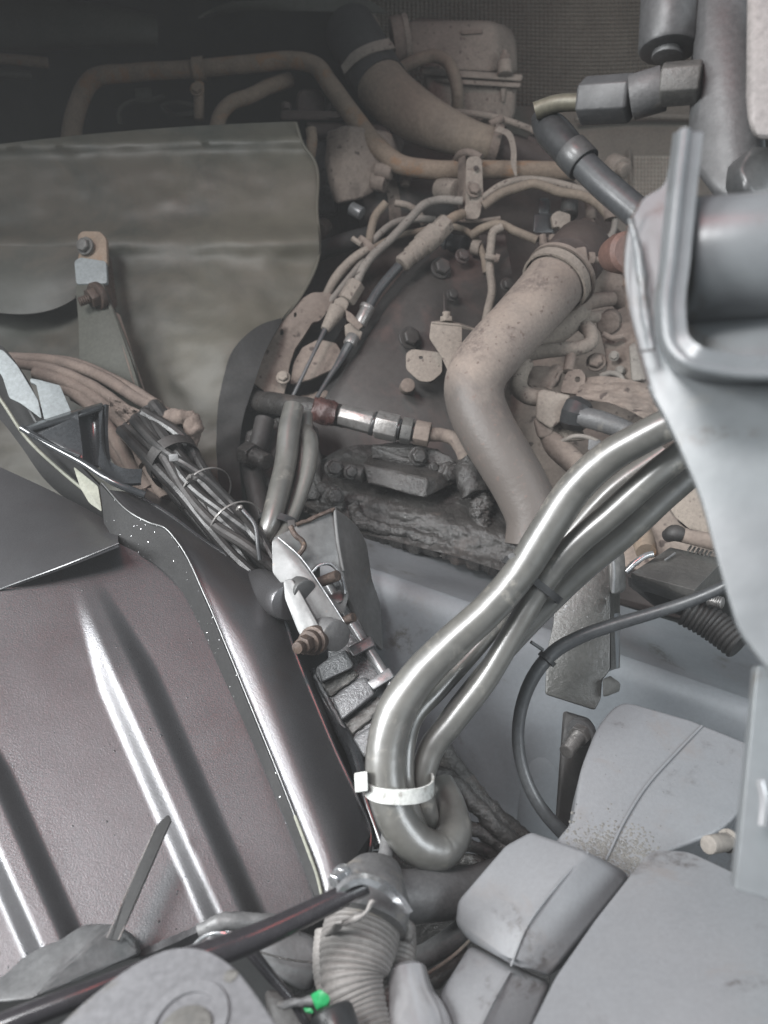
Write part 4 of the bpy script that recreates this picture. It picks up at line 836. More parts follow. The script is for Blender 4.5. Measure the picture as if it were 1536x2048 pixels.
flange = [(236, 1086), (300, 1104), (370, 1160), (420, 1240), (462, 1330), (505, 1440), (550, 1545), (595, 1660), (630, 1760), (646, 1815)]
t = thing('muffler_cover', 'large dark pressed cover with raised beads filling the lower left', 'cover', (300, 1860, .57))
def edge_roll(x, y):
    "the face rolls back just before the flange"
    return cdisp(x, y)
cf = loft(on([(-120, 1228), (-120, 1400), (-120, 1700), (-120, 2000)]), on([(236, 1086), (300, 1120), (362, 1176), (408, 1250), (450, 1340), (494, 1450), (540, 1556), (584, 1668), (620, 1768), (640, 1835)], .006), 150, 150, disp=cdisp, thick=.003)
part(t, 'face', cf, COVER, 60)
part(t, 'droplets', grains(cf, 200, .0004, .0015, lambda x, y: .15 + .85 * (noise.noise(Vector((x / 60., y / 60., 0))) > .15), 11, .45), BLACKP, 80, kind='stuff')
part(t, 'face', loft([(-120, 880, .86), (0, 934, .84), (120, 990, .83), (236, 1052, .82)], [(-120, 1226, .700), (0, 1178, .705), (130, 1130, .715), (236, 1088, .728)], 30, 40, thick=.003,
     disp=lambda x, y: .0006 * noise.fractal(Vector((x / 100., y / 70., 5)), .8, 2, 3)), COVER, 60)
part(t, 'seam_edge', tube([(-100, 1220, .697), (0, 1179, .703), (130, 1131, .712), (238, 1087, .725)], 5, 6, 8), BLACKP)
outer = [(262, 985, .83), (330, 1024, .825), (400, 1076, .82), (470, 1122, .81), (530, 1168, .79), (562, 1220, .765), (588, 1300, .74), (628, 1400, .715), (672, 1505, .69), (716, 1600, .668), (742, 1668, .655)]
inner = [(206, 978, .80), (262, 1034, .775), (330, 1062, .76), (372, 1120, .745), (412, 1200, .73), (452, 1290, .71), (505, 1420, .68), (552, 1535, .652), (598, 1650, .625), (634, 1745, .603), (652, 1800, .59)]
part(t, 'side_band', loft(inner, outer, 30, 90, disp=lambda x, y: 0, mid=[((a[0] + b[0]) / 2 , (a[1] + b[1]) / 2, (a[2] + b[2]) / 2 - .014) for a, b in zip(inner, outer)], thick=.003), COVER, 60)
part(t, 'rolled_edge', tube(outer + [(738, 1706, .645), (712, 1752, .625), (672, 1806, .6)], 9, 6, 10), BLACKP)
part(t, 'corner', loft([(634, 1745, .603), (644, 1776, .597), (652, 1812, .588)], [(742, 1668, .655), (736, 1710, .645), (690, 1790, .61)], 14, 14, thick=.003), COVER, 60)
ff = loft([(200, 968, .795), (258, 1026, .77), (326, 1056, .755), (368, 1110, .742), (408, 1196, .725), (448, 1290, .705), (501, 1420, .675), (548, 1535, .647), (594, 1650, .62), (630, 1745, .598), (648, 1808, .585)],
     [(208, 1046, .79), (236, 1088, .77), (310, 1128, .752), (362, 1180, .742), (398, 1250, .726), (440, 1340, .703), (490, 1450, .674), (536, 1556, .646), (582, 1668, .619), (620, 1768, .596), (642, 1826, .584)], 12, 90, thick=.002)
part(t, 'flange_face', ff, COVERS, 60)
part(t, 'drop_glints', grains(ff, 110, .0003, .0008, lambda x, y: 1.0 if y < 1300 else .3, 8, .4), SILVER, 80, kind='stuff')  # silver grains stand in for glints on water and oil drops
part(t, 'flange_edge', tube([(204, 966, .79), (262, 1026, .765), (300, 1046, .757), (330, 1056, .75), (352, 1080, .744), (412, 1196, .72), (452, 1290, .70), (505, 1420, .67), (552, 1535, .642), (590, 1632, .618)], 4, 8, 8), HOSE2)
part(t, 'worn_edge', tube([(590, 1632, .617), (618, 1706, .600), (634, 1750, .592), (648, 1812, .58)], 7, 6, 8), OLIVEP)
part(t, 'side_wall', loft(outer, [(x + 60, y - 20, d + .16) for x, y, d in outer], 8, 50, thick=.003), COVER, 60)
part(t, 'lip', rough_up(loft([(280, 1915, .548), (340, 1890, .55), (400, 1862, .553)], [(286, 1940, .555), (345, 1920, .557), (404, 1890, .56)], 6, 20, thick=.006), .001, 100), COVER)
# ---- welded foot
part(t, 'cast_foot', rough_up(hull([(28, 1960, .52), (46, 1912, .53), (160, 1880, .54), (176, 1848, .545), (230, 1842, .545), (272, 1878, .545), (282, 1908, .54), (180, 1950, .52), (60, 2000, .50), (-60, 2010, .50), (40, 1960, .6), (280, 1900, .6)], .008, 3), .0016, 60, 3), DARKG, 70)
# ---- top ear bracket of the cover
t = thing('cover_ear_bracket', 'glossy black folded ear bracket at the top of the dark cover', 'bracket', (160, 930, .84))
part(t, 'face', plate([(48, 855), (156, 828), (166, 905), (166, 922)], plane((48, 855, .83), (156, 828, .84), (166, 920, .815)), .004, .0015), BLACKP)
part(t, 'channel', loft([(156, 824, .84), (160, 880, .828), (166, 925, .815)], [(212, 808, .86), (210, 870, .85), (216, 930, .83)], 16, 16, mid=[(178, 818, .862), (182, 880, .852), (190, 930, .835)], thick=.004), BLACKP, 60)
part(t, 'top_return', plate([(46, 852), (140, 822), (205, 804), (206, 812), (150, 832), (60, 856)], plane((46, 852, .83), (205, 804, .87), (150, 832, .838)), .004, .001), BLACKP)
part(t, 'foot', loft([(206, 812, .86), (206, 880, .845), (216, 918, .83), (240, 934, .822), (284, 938, .825)], [(196, 930, .82), (206, 944, .815), (226, 958, .81), (250, 966, .81), (282, 966, .815)], 12, 24, thick=.004), BLACKP, 60)
part(t, 'edge', tube([(44, 856, .828), (100, 890, .822), (166, 926, .812), (230, 966, .805), (290, 990, .81)], 15, 8, 14), BLACKP)
part(t, 'edge_highlight_lip', tube([(60, 866, .815), (110, 892, .81), (160, 912, .806)], 6, 5, 8), BLACKP)
t = thing('fender_edge', 'dark curved fender strip along the left edge above the cover', 'fender', (80, 900, .9))
part(t, 'strip', loft([(-60, 660, .95), (0, 690, .94), (40, 740, .93), (90, 840, .9), (160, 930, .88), (240, 1010, .86)], [(-60, 800, .93), (0, 840, .92), (40, 890, .91), (90, 960, .9), (160, 1020, .88), (240, 1080, .86)], 14, 40, thick=.004), COVERS, 60)
part(t, 'bead', tube([(-40, 740, .9), (10, 812, .89), (50, 872, .885), (120, 940, .875), (180, 990, .865)], 7, 8, 8), OLIVEP)
part(t, 'rim', tube([(-40, 690, .9), (0, 712, .895), (30, 760, .89), (70, 840, .88), (110, 896, .87)], 6, 8, 8), DARKG)
solo('pale_shield_sheet', 'pale blue-grey pointed sheet at the left edge', 'sheet', plate([(-40, 690), (6, 700), (34, 730), (76, 800), (84, 838), (40, 806), (18, 796), (4, 752), (-40, 700)], plane((0, 700, .885), (84, 838, .86), (10, 790, .87)), .003, .001), PALE)
solo('pale_tab_sheet', 'pale tab with a hooked top next to the pointed sheet', 'sheet', plate([(60, 756), (74, 758), (120, 770), (144, 826), (96, 842), (88, 838), (72, 768), (60, 764)], plane((60, 756, .88), (144, 826, .86), (90, 840, .85)), .003, .001, r=3), PALE)
solo('olive_wedge_sheet', 'pale olive wedge peeking out below the ear bracket', 'sheet', plate([(146, 932), (196, 972), (204, 1024), (178, 1006), (160, 975)], plane((146, 932, .835), (196, 972, .82), (178, 1006, .815)), .003, .001), OLIVEP)
# ---- loose strap tail on the cover
t = thing('loose_tie_tail', 'long black cable tie tail pointing up over the dark cover', 'cable tie', (228, 1880, .53))
part(t, 'tail', plate([(215, 1878), (312, 1650, 10), (336, 1628, 4), (342, 1640, 4), (236, 1882)], plane((225, 1880, .525), (338, 1632, .575), (312, 1650, .573)), .0018, .0005, r=2), COVERS)
part(t, 'edge', tube([(237, 1880, .524), (290, 1762, .549), (341, 1642, .574)], 3, 4, 6), ZINC)
part(t, 'edge', tube([(214, 1876, .524), (262, 1764, .549), (312, 1652, .572)], 2.4, 4, 6), ZINC)

# ================================================================== hanger bracket and casting
zz = lambda a, b, r=None: (400 + a / 3.072, 950 + b / 3.072) if r is None else (400 + a / 3.072, 950 + b / 3.072, r)
t = thing('aluminium_casting', 'ribbed cast aluminium housing between dark cover and hose bundle', 'casting', (700, 1500, .77))
pl = plane((640, 1330, .765), (780, 1350, .755), (700, 1500, .72))
part(t, 'body', plate([zz(*q) for q in ((745, 690), (850, 640), (900, 740), (1010, 960), (1100, 1140), (1230, 1350), (1260, 1600), (1100, 1880), (1010, 1800), (950, 1640), (705, 1230), (712, 1180), (790, 1120))], pl, .05, .003), ALU)
part(t, 'edge_tube', tube([(*zz(a, b), pl[0](*zz(a, b)) - .007) for a, b in ((790, 680), (900, 860), (1100, 1170), (1240, 1390))], 20, 6, 18), ALUS)
def zblock(q, o1, o2, bev): return hull([(*zz(a, b), pl[0](*zz(a, b)) - o1) for a, b in q] + [(*zz(a + 8, b + 8), pl[0](*zz(a, b)) + o2) for a, b in q], bev, 3)
for q in (((780, 748), (862, 702), (905, 762), (818, 806)), ((905, 1062), (1045, 986), (1076, 1046), (942, 1116)), ((1025, 1272), (1160, 1182), (1196, 1238), (1066, 1322)), ((1140, 1500), (1262, 1410), (1296, 1470), (1180, 1556))):
    part(t, 'strap', zblock(q, .016, .01, .0015), ALUS)
for q in (((724, 1178), (760, 1148), (892, 1070), (946, 1166), (930, 1186), (745, 1276)), ((812, 1366), (990, 1240), (1030, 1246), (1080, 1345), (870, 1512)), ((935, 1612), (1110, 1506), (1150, 1515), (1190, 1606), (1010, 1742))):
    part(t, 'block', rough_up(zblock(q, .014, .01, .003), .0003, 220, 1), ALU, 50)
for q in (((740, 1285), (940, 1185), (975, 1235), (800, 1360)), ((880, 1520), (1085, 1360), (1130, 1420), (930, 1610)), ((1015, 1750), (1190, 1620), (1210, 1700), (1060, 1830))):
    part(t, 'grimy_valley', rough_up(zblock(q, .004, .01, .002), .0018, 160, 3), GRIMEP, 80)
part(t, 'gasket_rim', rough_up(tube([*[(*zz(a, b), pl[0](*zz(a, b)) - .004) for a, b in ((705, 1235), (830, 1460), (950, 1670), (1015, 1800))]], 9, 12, 10), .0012, 200), ALU, 70)
t = thing('exhaust_hanger', 'bare grey steel hanger with an arched window and two rusty bolts', 'bracket', (700, 1400, .75))
lf = plane((*zz(460, 380), .765), (*zz(830, 205), .79), (*zz(880, 640), .775))
part(t, 'wing', plate([zz(*q) for q in ((450, 385), (570, 330), (640, 280), (826, 206), (850, 420), (880, 600), (915, 740), (880, 860), (760, 760), (600, 500))], lf, .004, .001,
     holes=[[zz(*q) for q in ((690, 600), (735, 556), (800, 548), (848, 590), (878, 660), (890, 740), (868, 800), (780, 740))]], r=4), GALV)
rt = plane((*zz(828, 206), .789), (*zz(1025, 420), .84), (*zz(905, 740), .776))
part(t, 'wing', plate([zz(*q) for q in ((828, 206), (880, 235), (965, 305, 30), (1025, 410, 30), (1058, 640), (1110, 790), (1128, 1080), (1020, 980), (910, 745), (875, 570), (848, 410))], rt, .004, .001, r=5), GALV)
part(t, 'fold', tube([(*zz(828, 207), .786), (*zz(850, 420), .781), (*zz(880, 590), .776)], 7, 6, 10), GALV)
part(t, 'rusty_edge', rough_up(tube([(*zz(590, 305), .773), (*zz(680, 272), .778), (*zz(760, 236), .782), (*zz(826, 210), .786)], 9, 10, 10), .001, 150), RUST)
part(t, 'window_rim', tube([(*zz(690, 596), .766), (*zz(740, 552), .768), (*zz(800, 545), .77), (*zz(850, 592), .77), (*zz(880, 660), .769), (*zz(893, 730), .767)], 6, 6, 10), BRIGHT)
part(t, 'wire_hook', tube([(*zz(555, 315), .76), (*zz(590, 375), .757), (*zz(628, 405), .757), (*zz(640, 432), .757), (*zz(606, 490), .757)], 11, 6, 10), RUST)
fr = plane((*zz(450, 400), .755), (*zz(600, 490), .75), (*zz(800, 1050), .722))
link = part(t, 'link', plate([zz(*q) for q in ((440, 400), (476, 378), (600, 492), (760, 715), (880, 895), (905, 950, 20), (890, 1020, 20), (820, 1062, 20), (740, 1020), (560, 740), (445, 600))], fr, .004, .001), GALV)
part(link, 'bright_edge', tube([(*zz(480, 384), .752), (*zz(604, 492), .747), (*zz(762, 712), .737), (*zz(886, 905), .727)], 3.5, 6, 8), BRIGHT)
fr2 = plane((*zz(530, 640), .735), (*zz(600, 640), .733), (*zz(740, 1080), .712))
part(t, 'link', plate([zz(*q) for q in ((510, 650), (560, 632, 16), (600, 690), (735, 935), (765, 1030, 20), (735, 1100, 20), (680, 1100), (600, 960), (520, 760))], fr2, .004, .001), GALV)
part(t, 'rubber_bush', cyl((*zz(600, 690), .748), (*zz(650, 720), .735), 50, .15), HOSE2)
part(t, 'spacer', cyl((*zz(735, 950), .742), (*zz(840, 990), .715), 62, .1), CHAR)
c = part(t, 'nut', join(cyl((*zz(720, 1010), .718), (*zz(690, 1020), .71), 58), cyl((*zz(690, 1020), .712), (*zz(664, 1032), .705), 48)), RUST)
part(c, 'head', hexn((*zz(664, 1032), .706), (*zz(626, 1050), .697), 38, .2), RUST)
part(c, 'tip', cyl((*zz(620, 1052), .696), (*zz(596, 1064), .69), 24), RUST)
part(t, 'bolt', thread((*zz(735, 660), .768), (*zz(846, 616), .75), 22, 3.5), RUST)
part(t, 'bolt', thread((*zz(870, 905), .735), (*zz(945, 872), .725), 19, 3.5), RUST)
part(t, 'cover_boss', lathe(P(*zz(360, 690), .80), P(*zz(560, 790), .735), [(0, .019), (.055, .0185), (.069, .0180), (.0715, .0165), (.072, .012)], 40), COVER)
solo('edge_conduit', 'glossy black conduit squeezed between dark cover and casting', 'conduit', tube([(*zz(690, 1200), .77, 18), (*zz(720, 1300), .76, 26), (*zz(830, 1500), .74, 30), (*zz(950, 1720), .71, 32), (735, 1610, .68, 34), (764, 1690, .66, 36)], 30, 8, 18), BLACKP)

# ================================================================== hose bundles
def hose(label, pts, wpx, mat=HOSE, sides=28): return solo('hydraulic_hose', label, 'hose', tube(pts, wpx, 12, sides, wob=.012), mat, 60)
hose('fattest front hose sweeping from the grey bracket down into a U bend', [(1470, 770, .56, 64), (1380, 826, .575, 66), (1290, 872, .585, 66), (1215, 916, .595, 68), (1148, 980, .605, 70), (1092, 1064, .61, 70), (1040, 1146, .612, 68), (980, 1216, .612, 68), (902, 1288, .612, 72), (838, 1354, .61, 76), (792, 1424, .605, 80), (772, 1500, .6, 80), (774, 1576, .595, 80), (794, 1640, .592, 80), (836, 1690, .592, 80), (882, 1700, .6, 78), (908, 1668, .612, 70), (902, 1620, .63, 64), (880, 1570, .65, 60)], 74)
hose('second hose of the bundle, lying just below the fattest one', [(1500, 810, .6, 56), (1400, 880, .605, 56), (1310, 950, .61, 56), (1220, 1030, .617, 54), (1140, 1100, .622, 52), (1082, 1172, .624, 48), (1030, 1260, .624, 48), (970, 1360, .624, 50), (908, 1440, .624, 52), (862, 1500, .622, 52), (846, 1560, .618, 48), (856, 1630, .62, 44), (880, 1680, .63, 40)], 52)
hose('third hose of the bundle, the lowest at the upper right', [(1520, 850, .625, 52), (1430, 910, .63, 52), (1340, 985, .635, 52), (1250, 1068, .64, 52), (1160, 1144, .645, 50), (1090, 1214, .648, 46), (1020, 1290, .65, 42), (950, 1372, .652, 42), (890, 1452, .652, 42), (850, 1520, .65, 40), (836, 1590, .645, 38)], 48)
hose('thin glossy hose squeezed in the middle of the bundle', [(1330, 905, .65, 40), (1230, 975, .655, 40), (1140, 1070, .66, 38), (1060, 1160, .66, 36), (960, 1290, .66, 34), (880, 1380, .645, 34), (828, 1440, .628, 34), (812, 1500, .615, 36), (812, 1570, .608, 36), (832, 1640, .61, 34), (862, 1690, .625, 32)], 36)
t = thing('white_cable_tie', 'broad white cable tie round the bundle above the U bend', 'cable tie', (790, 1570, .58))
axv = P(800, 1480, .6) - P(800, 1640, .6)
part(t, 'strap', band(P(798, 1567, .604), axv, RIGHT, R(66, .604), R(74, .604), R(29, .6), .0016, 60, .85), WHITE)
part(t, 'head', hull([(708, 1546, .585), (734, 1542, .58), (736, 1582, .578), (710, 1586, .583), (712, 1546, .605), (738, 1544, .605), (738, 1584, .605), (712, 1584, .605)], .001), WHITE)
t = thing('black_cable_tie', 'thin black cable tie round the bundle in front of the fat pipe foot', 'cable tie', (1060, 1170, .6))
axv = P(1110, 1100, .615) - P(1010, 1230, .615)
uu = P(1115, 1205, .62) - P(1010, 1115, .62)
part(t, 'strap', band(P(1064, 1160, .632), axv, uu, R(68, .625), R(46, .625), R(15, .61), .0014, 60, .85), BLACK)
part(t, 'head', hull([(1014, 1110, .61), (1026, 1104, .605), (1034, 1116, .605), (1022, 1126, .61), (1018, 1110, .625), (1032, 1120, .625)], .001), CHAR)
t = thing('grimy_hose_cluster', 'cluster of grime coated hoses under the U bend', 'hose', (960, 1720, .66))
for i, (pts, w_) in enumerate((
    ([(850, 1540, .66), (900, 1560, .66), (950, 1610, .66), (1010, 1670, .66), (1080, 1720, .67)], 34),
    ([(870, 1480, .68), (930, 1560, .68), (1000, 1640, .68), (1060, 1690, .68)], 40),
    ([(900, 1640, .665), (950, 1660, .66), (1010, 1700, .66), (1060, 1740, .66)], 26),
    ([(890, 1690, .66), (940, 1690, .655), (1000, 1720, .655), (1060, 1760, .655)], 24),
    ([(870, 1730, .66), (930, 1720, .655), (990, 1740, .65), (1040, 1780, .65)], 24),
    ([(820, 1600, .66), (850, 1660, .66), (870, 1700, .66)], 40))):
    part(t, 'hose', rough_up(tube(pts, w_, 14, 16), .0022, 110), GRIME, 80)
t = thing('upright_hose_bundle', 'three glossy hoses hanging from under the oily line', 'hose', (560, 1120, .8))
part(t, 'hose', tube([(588, 812, .93, 40), (580, 850, .92, 44), (572, 920, .9, 44), (556, 990, .87, 44), (536, 1060, .85, 40), (514, 1112, .85, 36), (486, 1170, .87, 34)], 42, 9, 22), HOSE)
part(t, 'hose', tube([(612, 830, .95, 28), (610, 880, .93, 30), (600, 950, .91, 30), (580, 1020, .88, 28), (560, 1080, .86, 26), (540, 1140, .85, 26)], 28, 9, 18), HOSE)
part(t, 'hose', tube([(600, 850, .95, 30), (620, 880, .92, 32), (618, 930, .9, 32), (602, 990, .88, 28), (580, 1045, .86, 26), (548, 1110, .84, 36), (528, 1160, .83, 34)], 30, 9, 18), HOSE)
t = thing('upright_bundle_tie', 'black tie pinching the three hanging hoses above the steel hanger', 'cable tie', (560, 1050, .84))
part(t, 'strap', band(P(558, 1048, .862), P(575, 1000, .87) - P(540, 1090, .84), RIGHT, R(40, .86), R(30, .86), R(15, .85), .0014, 48, .85), BLACK)
part(t, 'head', hull([(574, 1040, .825), (590, 1038, .825), (592, 1056, .82), (576, 1058, .82), (582, 1048, .84)], .001), LOOM)
t = thing('banjo_fitting', 'black threaded fitting in the gap behind the hanging hoses', 'fitting', (520, 920, 1.0))
part(t, 'nut', hexn((490, 905, 1.0), (508, 912, .99), 50, .2), GRIME)
part(t, 'spring', thread((508, 912, .99), (536, 924, .97), 34, 6), GRIME)
part(t, 'pipe', tube([(530, 840, 1.03), (520, 880, 1.02), (505, 920, 1.02), (512, 980, 1.0), (530, 1060, .98)], 40, 6, 16), LOOM)
solo('dusty_cover_sliver', 'dusty brown casting corner behind the hanging hoses', 'casting', rough_up(hull([(486, 862, 1.06), (560, 830, 1.05), (640, 850, 1.06), (650, 1000, 1.0), (560, 1010, 1.0), (490, 960, 1.03), (560, 900, 1.15)], .006), .003, 50, 3), GRIME, 60)

# ================================================================== cast steering gear, lower right
t = thing('steering_gear', 'pale grey cast steering gear housing filling the lower right', 'casting', (1250, 1950, .5))
up = plane((1240, 1400, .70), (1490, 1500, .66), (1200, 1700, .60))
lobe = part(t, 'lobe', plate([(1240, 1398, 34), (1380, 1438), (1524, 1496, 20), (1496, 1560, 20), (1486, 1622, 26), (1440, 1664, 26), (1330, 1706, 16), (1310, 1760), (1180, 1760), (1104, 1690, 10), (1146, 1640, 20), (1160, 1540, 30), (1196, 1448, 30)], up, .05, .007, seg=5), CAST)
part(t, 'lobe_parting_line', tube([(1404, 1452, up[0](1404, 1452) - .0005), (1350, 1508, up[0](1350, 1508) - .001), (1290, 1576, up[0](1290, 1576) - .001), (1250, 1640, up[0](1250, 1640) - .001), (1212, 1720, up[0](1212, 1720) - .001)], 5, 6, 8), CAST)
lm_ = ([v.co + t.location for v in lobe.data.vertices], [tuple(q.vertices) for q in lobe.data.polygons])
part(t, 'caked_dirt', grains(lm_, 5200, .0003, .0015, lambda x, y: math.exp(-((x - 1225) / 75.) ** 4 - ((y - 1712 - .12 * (x - 1225)) / 42.) ** 2) * (0 if y < 1600 else 1), 5), CRUST, 80, kind='stuff')
part(t, 'dirt_specks', grains(lm_, 160, .0004, .0010, lambda x, y: .3 if y > 1400 else 0, 6), CHAR, 80, kind='stuff')
part(t, 'valve_block', hull([(1062, 1664, .575), (1010, 1692, .572), (916, 1800, .556), (910, 1846, .549), (938, 1882, .541),
     (1176, 1704, .545), (1110, 1776, .528), (1050, 1860, .512), (1022, 1930, .505), (1244, 1742, .556), (1256, 1760, .55), (1180, 1850, .526), (1122, 1926, .509), (1100, 1954, .508),
     (1070, 1668, .66), (1260, 1745, .64), (930, 1860, .63), (1120, 1940, .6)], .003, 3), CAST)
part(t, 'flange', hull([(940, 1890, .54), (884, 1980, .522), (868, 2020, .515), (890, 2110, .5), (1020, 1942, .514), (984, 2010, .499), (936, 2110, .48), (1102, 1964, .516), (1080, 2010, .505), (1046, 2110, .487), (940, 1900, .62), (1090, 1970, .6), (900, 2110, .58)], .004, 4), CAST)
part(t, 'block_parting_line', tube([(1176, 1704, .548), (1110, 1776, .528), (1050, 1860, .512), (1022, 1932, .505)], 5, 8, 8), CAST)
part(t, 'flange_parting_line', tube([(1020, 1944, .513), (984, 2010, .498), (936, 2110, .479)], 5, 8, 8), CAST)
body = plane((1260, 1760, .53), (1536, 1780, .50), (1200, 2048, .44))
part(t, 'main_body', plate([(1300, 1700, 20), (1376, 1702, 20), (1470, 1746), (1800, 1900), (1800, 2300), (1000, 2300), (1064, 2048), (1112, 1952, 20), (1190, 1840)], body, .09, .004, seg=4), CAST)
part(t, 'body_step', plate([(1118, 1950, 10), (1330, 2080), (1290, 2300), (1010, 2300), (1068, 2056)], plane((1118, 1950, .478), (1330, 2080, .448), (1050, 2100, .44)), .02, .003, seg=3), CAST)
solo('hex_bolt_end', 'rusty beige bolt end poking out beside the cast housing', 'bolt', join(cyl((1450, 1684, .57), (1416, 1690, .558), 36), disc_bolt((1456, 1682, .572), P(1400, 1694, .54) - P(1460, 1682, .56), 18)), DUSTG)

# ================================================================== bottom middle
t = thing('power_steering_sleeve', 'dark grey thick sleeve pipe below the U bend', 'pipe', (880, 1790, .6))
part(t, 'sleeve', tube([(740, 1790, .565, 96), (800, 1792, .575, 100), (870, 1790, .59, 98), (960, 1776, .62, 92), (1010, 1760, .64, 90)], 96, 8, 30), CHAR)
part(t, 'branch', tube([(752, 1755, .57, 36), (770, 1712, .585, 30), (775, 1670, .6, 26)], 30, 6, 18), CHAR)
t = thing('corrugated_conduits', 'pair of grey-brown corrugated conduits at the bottom centre', 'conduit', (720, 2040, .5))
part(t, 'conduit', tube([(736, 1790, .55, 130), (726, 1850, .535, 150), (712, 1910, .52, 148), (706, 1960, .51, 126), (722, 2020, .5, 104), (748, 2100, .485, 100)], 130, 10, 40, rib=(9.5, .06)), RIBBED, 80)
part(t, 'conduit', tube([(806, 1850, .56, 50), (800, 1900, .545, 66), (790, 1960, .53, 76), (776, 2020, .515, 78), (756, 2100, .5, 78)], 70, 10, 32, rib=(9.5, .07)), RIBBED, 80)
part(t, 'side_conduit', tube([(650, 1860, .54, 40), (648, 1910, .53, 46), (652, 1960, .52, 46), (668, 2010, .51, 40)], 44, 10, 24, rib=(9.5, .05)), RIBBED, 80)
part(t, 'rubber_shroud', rough_up(tube([(778, 1742, .575, 60), (750, 1770, .555, 130), (736, 1806, .54, 168), (726, 1846, .53, 172)], 150, 10, 40), .0012, 60), CHAR, 60)
part(t, 'torn_edge', rough_up(tube([(812, 1832, .545, 14), (816, 1858, .54, 24), (810, 1884, .54, 18), (814, 1910, .535, 8)], 18, 10, 12), .003, 120), RIBBED, 70)
part(t, 'torn_fold', rough_up(tube([(650, 1870, .515, 8), (690, 1846, .495, 12), (730, 1826, .488, 12), (748, 1800, .49, 8)], 10, 8, 10), .0015, 150), RIBBED, 70)
t = thing('hose_clamp', 'bright steel hose clamp with hex screw over the conduits', 'clamp', (700, 1760, .52))
part(t, 'band', ribbon([(668, 1778, .495), (690, 1756, .493), (722, 1746, .495), (766, 1758, .495), (800, 1786, .5), (826, 1822, .51)], [(671, 1787, .49), (693, 1766, .487), (722, 1756, .488), (761, 1767, .488), (793, 1793, .493), (818, 1828, .504)], .004), BRIGHT)
part(t, 'screw', join(hexn((684, 1750, .515), (666, 1764, .508), 30, .4), cyl((690, 1744, .52), (680, 1754, .515), 38)), BRIGHT)
solo('black_rod', 'glossy black rod slanting from the conduits to the lower left plate', 'rod', tube([(732, 1770, .50, 38), (690, 1790, .495, 42), (600, 1834, .485, 46), (500, 1880, .475, 52), (400, 1916, .465, 56), (340, 1936, .46, 58)], 46, 8, 26), BLACKT)
solo('black_rod', 'glossy black rod at the bottom left corner', 'rod', tube([(330, 1916, .46, 24), (270, 1944, .455, 34), (180, 1984, .445, 42), (60, 2030, .435, 48), (-60, 2080, .425, 52)], 44, 8, 26), BLACKT)
t = thing('lever_plate', 'rounded grey lever plate, out of focus, at the bottom edge', 'plate', (340, 2048, .4))
lp = plane((180, 1990, .41), (400, 1895, .42), (500, 2048, .375))
part(t, 'plate', plate([(60, 2110), (160, 2010, 40), (262, 1930, 50), (342, 1894, 60), (410, 1896, 50), (470, 1934, 50), (520, 2000, 50), (590, 2110, 10), (590, 2300), (60, 2300)], lp, .01, .003, seg=4), LEVER)
part(t, 'boss_ring', band(P(372, 2052, lp[0](372, 2052) + .001), lp[1], RIGHT, R(64, .39), R(64, .39), .0045, .006, 48), LEVER)
part(t, 'boss_dirt', lathe(P(368, 2070, lp[0](368, 2070)) , P(368, 2070, lp[0](368, 2070)) + lp[1], [(-.002, .014), (.001, .014), (.0018, .0125)], 32), GRIMEP)
part(t, 'dirt_patch', rough_up(lathe(P(462, 1952, lp[0](462, 1952)), P(462, 1952, lp[0](462, 1952)) + lp[1], [(-.002, .004), (.0006, .0035), (.0008, .002)], 16), .0006, 300), GRIMEP, 70)
t = thing('pivot_collar', 'dirty chrome rimmed collar above the lever plate', 'collar', (430, 1870, .52))
part(t, 'collar', rough_up(tube([(398, 1862, .535, 28), (440, 1846, .535, 34), (500, 1842, .54, 32), (560, 1840, .545, 24)], 30, 8, 18), .001, 120), CHAR)
part(t, 'rim', tube([(384, 1896, .515), (404, 1876, .512), (434, 1866, .51), (466, 1872, .51), (484, 1888, .512)], 8, 6, 10), BRIGHT)
t = thing('tie_rod_joint', 'dusty grey ball joint body below the slanting black rod', 'joint', (600, 1930, .53))
part(t, 'body', rough_up(hull([(500, 1900, .54), (540, 1868, .545), (600, 1858, .55), (640, 1874, .55), (646, 1920, .54), (620, 1990, .53), (560, 1960, .53), (510, 1930, .535), (580, 1900, .62), (640, 1960, .6)], .012, 4), .001, 90, 1), DARKG, 60)
part(t, 'seam', tube([(520, 1904, .529), (570, 1918, .528), (640, 1926, .53)], 4, 5, 8), GRIME)
part(t, 'stem', tube([(500, 1900, .5, 26), (540, 1950, .495, 22), (590, 2010, .49, 18), (620, 2060, .485, 18)], 22, 6, 16), BLACKT)
part(t, 'body', hull([(520, 1970, .53), (600, 1990, .525), (640, 2010, .52), (620, 2100, .5), (540, 2080, .51), (580, 2020, .6)], .008), LOOM)
t = thing('green_clip', 'bright green plastic clip at the foot of the conduits', 'clip', (635, 2000, .47))
part(t, 'upper', rough_up(hull([(620, 1988, .475), (642, 1978, .47), (662, 1992, .466), (658, 2012, .466), (632, 2022, .468), (640, 1998, .49)], .0012), .0008, 200), GREEN)
part(t, 'lower', rough_up(hull([(606, 2016, .475), (622, 2014, .472), (630, 2024, .47), (624, 2030, .47), (610, 2024, .472), (618, 2020, .48)], .001), .0006, 250), GREEN)
part(t, 'stem', rough_up(tube([(560, 2010, .49, 14), (600, 2004, .48, 18), (640, 2000, .476, 20)], 16, 8, 12), .001, 150), CHAR)
solo('black_boot_cap', 'black rubber cap under the green clip', 'cap', cyl((660, 2020, .465), (690, 2110, .45), 90, .2), BLACK)
t = thing('silver_dome', 'shiny silver dome between conduits and cast housing', 'dome', (820, 2048, .5))
q0, q1 = P(808, 1936, .53), P(845, 2120, .49)
